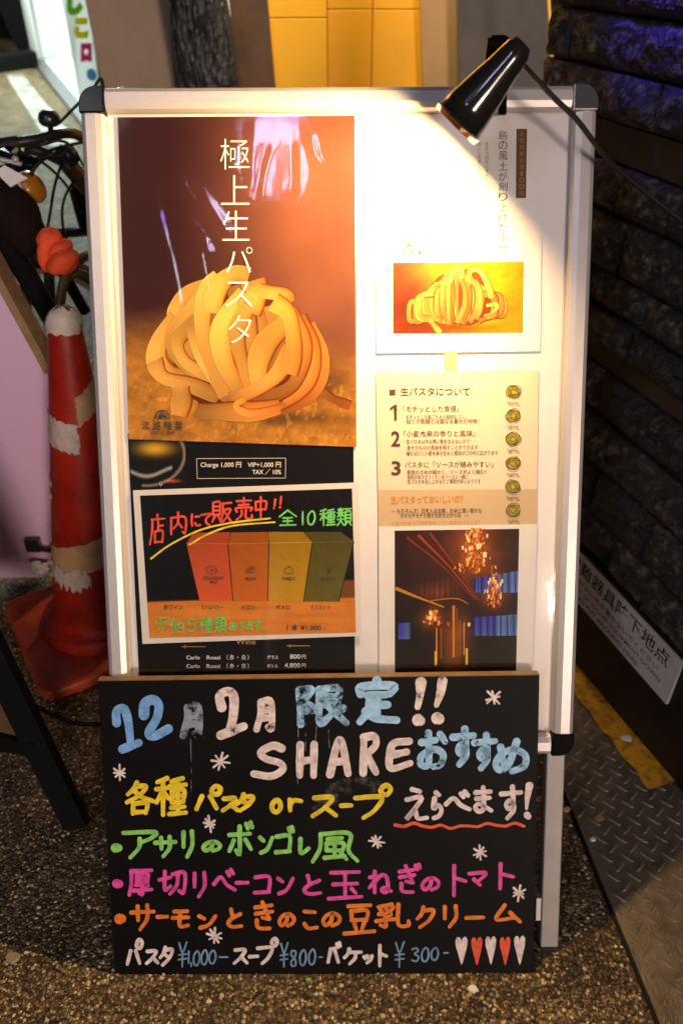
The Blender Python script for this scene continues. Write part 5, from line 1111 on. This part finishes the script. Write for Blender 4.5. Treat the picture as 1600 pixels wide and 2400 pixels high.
# ------------------------------------------------------------------ the bright shop entrance at the upper left
def shop():
    YB = 7.0; o = Vector((-2.6, YB, gz(YB)))
    root = empty('shop_entrance', Matrix.Translation(o), 'bright white shop entrance with a pale floor beyond the bicycle', 'shop')
    P = lambda px, py, lift=0.0: gnd(px, py, lift)
    M_ww = mat('white_shop_wall', (0.82, 0.84, 0.84), rough=0.5); M_fl = mat('pale_shop_floor', (0.62, 0.64, 0.66), rough=0.25, var=0.1, vscale=3)
    a, b, c = P(90, 146), P(262, 360), P(176, 136)
    # raised floor slab: edge runs from the far door post to behind the sign
    e = (b-a); e.z = 0
    far = Vector((c.x+0.9, c.y+0.1, 0)); near = Vector((b.x+0.55, b.y+0.15, 0))
    m = MB(); top = 0.02; q = [a, b, near, far]; vs = [(p.x, p.y, gz(p.y)-0.05) for p in q]+[(p.x, p.y, gz(p.y)+top) for p in q]
    m.add(vs, [(3, 2, 1, 0), (4, 5, 6, 7), (0, 1, 5, 4), (1, 2, 6, 5), (2, 3, 7, 6), (3, 0, 4, 7)]); m.off(o).build('shop_floor', M_fl, root, fix=True)
    nn = Vector((-e.y, e.x, 0)).normalized(); nn = nn if nn.x < 0 else -nn
    m = MB(); m.beam((a.x, a.y, gz(a.y)+0.012), (b.x, b.y, gz(b.y)+0.012), 0.10, 0.03); m.off(o).build('threshold', M_black_metal, root)
    YW = c.y
    m = MB(); m.box(a.x-0.02, c.x+1.6, YW, YW+0.1, gz(YW), 3.2); m.off(o).build('back_wall', M_ww, root)
    # door post with a steel edge
    m = MB(); z0 = gz(a.y); d0, d1 = P(86, 150), None
    y = a.y-0.05; fx = lambda px, py: CAM+ray(px, py)*(y/ray(px, py).y)
    A0, A1 = fx(57, 0), fx(86, 146); B0, B1 = fx(18, 0), fx(52, 160)
    for nm, L0, L1, R0, R1, mm in (('door_post', fx(-10, 0), fx(60, 160), fx(50, 0), fx(80, 160), mat('matt_black_post', S(10, 10, 11), rough=0.9, spec=0.1)), ('post_trim', fx(50, 0), fx(80, 150), fx(60, 0), fx(92, 150), M_alu)):
        m = MB(); ext = lambda p, q_: p+(p-q_)*3
        vs = [L1, R1, ext(R0, R1), ext(L0, L1)]; vs = [tuple(v) for v in vs]+[(v[0], v[1]+0.12, v[2]) for v in vs]
        m.add(vs, [(0, 1, 2, 3), (7, 6, 5, 4), (0, 4, 5, 1), (1, 5, 6, 2), (2, 6, 7, 3), (3, 7, 4, 0)]); m.off(o).build(nm, mm, root, fix=True)
    # assumed ceiling light inside, out of view, for the bright interior
    lz = 2.75
    m = MB(); lc = Vector((a.x+0.55, YW-1.3, lz)); m.box(lc.x-0.35, lc.x+0.35, lc.y-0.5, lc.y+0.5, lz, lz+0.04); m.off(o).build('assumed_ceiling_light', mat('lit_panel', (1, 1, 1), emit=(0.92, 1.0, 0.96), estr=6), root)
    lamp('shop_light', 'AREA', tuple(lc-Vector((0, 0, 0.01))), 250, (0.80, 1.0, 0.92), 0.9, aim=tuple(lc-Vector((0.25, 0.55, 2))), parent=root)
    # banner on a pole
    by = 4.2; f = lambda px, py: CAM+ray(px, py)*(by/ray(px, py).y)
    t0, t1, b0, b1 = f(136, -30), f(200, -30), f(196, 270), f(250, 270); bo = Vector((b1.x, by, gz(by)))
    rb = empty('shop_banner', Matrix.Translation(bo), 'white vertical banner with green yellow and pink characters on a thin black pole', 'banner')
    m = MB(); n = 14; vs = []
    for i in range(n+1):
        t = i/n; l, r = t0.lerp(b0, t), t1.lerp(b1, t)
        for k in range(6): p = l.lerp(r, k/5); vs.append((p.x, by+0.02*math.sin(k*1.3+t*5), p.z))
    m.add(vs, [(i*6+k, (i+1)*6+k, (i+1)*6+k+1, i*6+k+1) for i in range(n) for k in range(5)], smooth=True)
    def glow(mc, c):
        n_ = mc.node_tree.nodes; tr = n_.new('ShaderNodeBsdfTranslucent'); tr.inputs[0].default_value = (*c, 1); mxs = n_.new('ShaderNodeMixShader'); mxs.inputs[0].default_value = 0.6
        mc.node_tree.links.new(n_['Principled BSDF'].outputs[0], mxs.inputs[1]); mc.node_tree.links.new(tr.outputs[0], mxs.inputs[2]); mc.node_tree.links.new(mxs.outputs[0], n_['Material Output'].inputs[0]); return mc
    m.off(bo); cl = m.build('cloth', glow(mat('white_banner_cloth', (0.85, 0.85, 0.84), rough=0.8), (0.9, 0.9, 0.88)), rb)
    m = MB(); pt, pb = f(202, -60), f(248, 250); dd_ = (pb-pt).normalized(); s_ = (pb.z-bo.z)/-dd_.z
    m.tube([pt-dd_*0.6, pb+dd_*s_], 0.013, 10); m.off(bo).build('pole', M_black_metal, rb)
    def gl(name, body, px0, py0, px1, py1, col, off_=0.05):
        g = MB(); fm = lambda X, Y_: (f(X, Y_).x, f(X, Y_).z); tmp = MB(); put_text(tmp, fm, body, px0, py0, px1, py1, 0.0, off_)
        tmp.v = [(u, by-0.028, v) for u, v, _ in tmp.v]; tmp.off(bo).build(name, glow(mat(name+'_print', col, rough=0.7), col), cl)
    gl('green_character', 'し', 160, -22, 200, 36, S(120, 196, 20), 0.12); gl('yellow_character', 'こ', 178, 40, 212, 90, S(236, 214, 0), 0.12); gl('pink_character', 'ロ', 193, 100, 220, 144, S(214, 50, 110), 0.12)
    g = MB(); ctr = f(219, 174); pts_ = [(ctr.x+0.023*math.cos(t), by-0.03, ctr.z+0.026*math.sin(t)) for t in np.linspace(0, 2*math.pi, 18)[:-1]]; g.add(pts_, [tuple(range(17))]); g.off(bo).build('blue_dot', glow(mat('blue_dot_print', S(90, 150, 205), rough=0.7), S(90, 150, 205)), cl)
    g = MB(); g.box(f(214, 204).x, f(226, 204).x, by-0.031, by-0.028, f(220, 224).z, f(220, 204).z); g.off(bo).build('orange_mark', glow(mat('orange_mark_print', S(236, 160, 30), rough=0.7), S(236, 160, 30)), cl)
shop()
def street_bits():
    # a white painted stripe on the street and the dark bench behind the handlebar
    q = [gnd(16, 178), gnd(52, 174), gnd(186, 340), gnd(118, 345)]; m = MB(); m.add([(p.x, p.y, gz(p.y)+0.004) for p in q], [(3, 2, 1, 0)])
    tag(m.build('white_line', mat('worn_white_paint', S(176, 174, 160), rough=0.6, col2=S(104, 102, 94), vscale=6, ramp=(0.45, 0.7)), fix=True), kind='structure')
    a, b = gnd(-120, 200), gnd(86, 156); o = Vector((b.x, b.y, gz(b.y)))
    r = empty('door_step', Matrix.Translation(o), 'low black step before the dark doorway at the far left', 'step')
    m = MB(); m.beam((a.x-0.5, a.y-0.03, gz(a.y)+0.05), (b.x, b.y, gz(b.y)+0.05), 0.16, 0.14); m.off(o).build('step_block', M_dark, r, bevel=0.01)
    m = MB(); m.beam((a.x-0.5, a.y-0.05, gz(a.y)+0.125), (b.x-0.01, b.y-0.02, gz(b.y)+0.125), 0.05, 0.008); m.off(o).build('nosing', M_black_metal, r)
    # dark frontage further back
    m = MB(); yb = 9.2; m.box(-9, CAM.x+ray(52, 60).x*yb/ray(52, 60).y, yb, yb+0.3, gz(yb), 5); o2 = (-6, yb, gz(yb)); m.off(o2)
    tag(m.build('dark_frontage', mat('dark_frontage_paint', S(16, 16, 19), rough=0.8, var=0.4, vscale=2, spec=0.1), M=Matrix.Translation(o2)), 'dark unlit shop frontage at the far left of the street', 'building')
street_bits()

# ------------------------------------------------------------------ assumed out-of-frame sign and lamp, read off light on wall and film, plus an added sign
def lit_sign(name, label, c, face, wd, bands, pole=True):
    """An assumed or added lit sign box on a post: bands = (height, colour, strength) from the top."""
    c = Vector(c); n = Vector(face).normalized(); u = Vector((0, 0, 1)).cross(n).normalized(); v = n.cross(u); H = sum(b[0] for b in bands); Fr = Frame(c, u, v)
    base = Vector((c.x, c.y, 0)); root = empty(name, Matrix.Translation(base), label, 'lit sign')
    y = H/2
    for h, col, st in bands:
        m = MB(); m.box(-wd/2, wd/2, y-h+0.004, y-0.004, 0, 0.01); m.v = [tuple(Fr.M() @ Vector(p)) for p in m.v]; m.off(base).build('lit_panel', mat('lit_sign_face', col, emit=col, estr=st), root); y -= h
    m = MB(); m.box(-wd/2-0.02, wd/2+0.02, -H/2-0.02, H/2+0.02, -0.12, -0.002); m.v = [tuple(Fr.M() @ Vector(p)) for p in m.v]; m.off(base).build('case', M_black_metal, root)
    m = MB(); m.tube([(c.x-n.x*0.14, c.y-n.y*0.14, 0), (c.x-n.x*0.14, c.y-n.y*0.14, c.z)], 0.05, 12); m.off(base).build('post', M_black_metal, root)
def mirror_dir(px, py):
    d_ = ray(px, py).normalized(); n = FB.W; return d_-n*2*d_.dot(n)
def mirror_pt(px, py, dist): return FB.P(*FB.uv(px, py), 0.006) + mirror_dir(px, py)*dist
WHT, YEL, VIO = (0.86, 0.90, 1.0), (1.0, 0.66, 0.08), (0.34, 0.22, 1.0)
pa = mirror_pt(650, 300, 4.5)
print('sign at', pa)
lit_sign('assumed_street_sign', 'tall assumed out-of-view lit street sign of yellow, violet and white panels mirrored in the poster film', pa, FB.P(0, 0.9)-pa, 0.26, [(0.14, YEL, 9), (0.20, VIO, 18), (0.46, (0.66, 0.64, 1.0), 22)])  # assumed sign, never in view, read off the coloured glare on the film
pb = mirror_pt(120, 640, 5.0)
lit_sign('crease_glare_sign', 'narrow added out-of-view lit sign of white, yellow and violet panels reflected in the film creases', pb-Vector((0, 0, 1.0)), FB.P(0, 0.8)-pb, 0.28, [(0.5, WHT, 18), (0.22, YEL, 12), (0.22, VIO, 14), (3.1, WHT, 11)])  # added lit sign, out of view, placed to streak the film creases
def blue_spot():
    uu, vv = -0.50, 1.50
    p = WALL.P(uu, vv, 0.24); o = WALL.P(uu, vv-0.04, 0.0); r = empty('assumed_blue_lamp', Matrix.Translation(o), 'small assumed out-of-view blue flood lamp bracketed high on the black stone wall', 'lamp')  # assumed lamp above the view, read off the blue light on the stones
    m = MB(); m.tube([o, WALL.P(uu, vv, 0.05), p+Vector((0, 0, 0.03))], 0.008, 8); m.lathe([(0.012, 0.05), (0.03, 0.04), (0.04, 0.0), (0.036, 0.0), (0.001, 0.035)], p, (0, 0, 1), 16); m.off(o).build('hood', M_black_metal, r)
    lamp('blue_light', 'SPOT', tuple(p), 20, (0.10, 0.06, 1.0), 0.03, aim=tuple(WALL.P(uu+0.03, 1.27, 0.0)), spot=50, parent=r)
blue_spot()

# ------------------------------------------------------------------ loose stones and litter
def gravel():
    r = random.Random(11); m = MB(); n = 0
    cols = [S(150, 128, 92), S(176, 150, 106), S(112, 96, 70), S(90, 80, 64), S(206, 184, 140), S(140, 120, 96)]
    while n < 3600:
        px, py = r.uniform(-60, 1560), 2200+r.random()**0.8*260
        if r.random() < 0.30: px, py = r.uniform(-80, 300), r.uniform(1500, 2300)
        p = gnd(px, py)
        if (p.x > 0.30 and py < 2250): continue
        e = gnd(1320, 1853); e1 = gnd(1543, 2400); 
        if (e1.x-e.x)*(p.y-e.y)-(e1.y-e.y)*(p.x-e.x) > -0.004: continue
        s = r.choice((0.0009, 0.0013, 0.0016, 0.0022, 0.0030))*r.uniform(.8, 1.25); a = r.uniform(0, 6.28); k = r.randint(5, 7); h = s*r.uniform(.5, .9)
        ring = [(p.x+s*r.uniform(.75, 1.2)*math.cos(a+6.283*i/k), p.y+s*r.uniform(.7, 1.1)*math.sin(a+6.283*i/k), 0.0002) for i in range(k)]; topv = (p.x+s*.2, p.y, h); mid = [((q[0]-p.x)*.6+p.x, (q[1]-p.y)*.6+p.y, h*r.uniform(.75, .95)) for q in ring]
        m.add(ring+mid+[topv], [(i, (i+1) % k, k+(i+1) % k, k+i) for i in range(k)]+[(k+i, k+(i+1) % k, 2*k) for i in range(k)], 0, r.choice(cols)); n += 1
    o = m.build('gravel', mat('gravel_stone', rough=0.45, vcol=True, var=0.2, vscale=300)); tag(o, 'loose aggregate grains on the asphalt', kind='stuff')
gravel()
def scrap(name, label, px, py, s, col, cat, lift=0.0, seed=0, flat=0.35):
    r = random.Random(seed); p = gnd(px, py); k = 7; a0 = r.uniform(0, 6); z0 = lift+0.0003
    ring = [(s*r.uniform(.7, 1.2)*math.cos(a0+6.283*i/k), s*0.7*r.uniform(.7, 1.2)*math.sin(a0+6.283*i/k), 0) for i in range(k)]; up = [(x*.8, y*.8, s*flat*r.uniform(.7, 1.2)) for x, y, _ in ring]
    m = MB(); m.add(ring+up, [(i, (i+1) % k, k+(i+1) % k, k+i) for i in range(k)]+[tuple(range(k, 2*k)), tuple(range(k))[::-1]])
    tag(m.build(name, mat(name+'_surface', col, rough=0.5), M=Matrix.Translation((p.x, p.y, z0))), label, cat)
scrap('paper_scrap', 'white torn scrap lying on the yellow painted line', 1466, 1738, 0.012, (0.8, 0.78, 0.72), 'litter', 0.0095, 1, 0.12)
scrap('pebble', 'white pebble on the asphalt below the menu board hearts', 1107, 2318, 0.0085, (0.8, 0.75, 0.66), 'pebble', 0, 2)
scrap('pebble', 'pale flat pebble on dark ground at the bottom left', 30, 2244, 0.013, S(150, 138, 110), 'pebble', 0, 3, 0.25)
scrap('pebble', 'small pale pebble on the steel plate near the sign leg', 1387, 1972, 0.006, (0.8, 0.76, 0.68), 'pebble', 0.005, 4)
scrap('leaf_scrap', 'yellowish leaf scrap on the steel plate', 1402, 1922, 0.009, S(170, 140, 70), 'litter', 0.005, 5, 0.1)
scrap('pebble', 'pale pebble beside the edge of the steel plate', 1328, 1898, 0.008, S(210, 180, 130), 'pebble', 0.0, 6)
scrap('pebble', 'white chip on the asphalt under the left end of the prices', 490, 2348, 0.0055, (0.8, 0.75, 0.66), 'pebble', 0, 7)
scrap('leaf_scrap', 'bright green fleck against the foot of the menu board', 722, 2296, 0.0045, S(120, 190, 40), 'litter', 0, 8, 0.2)
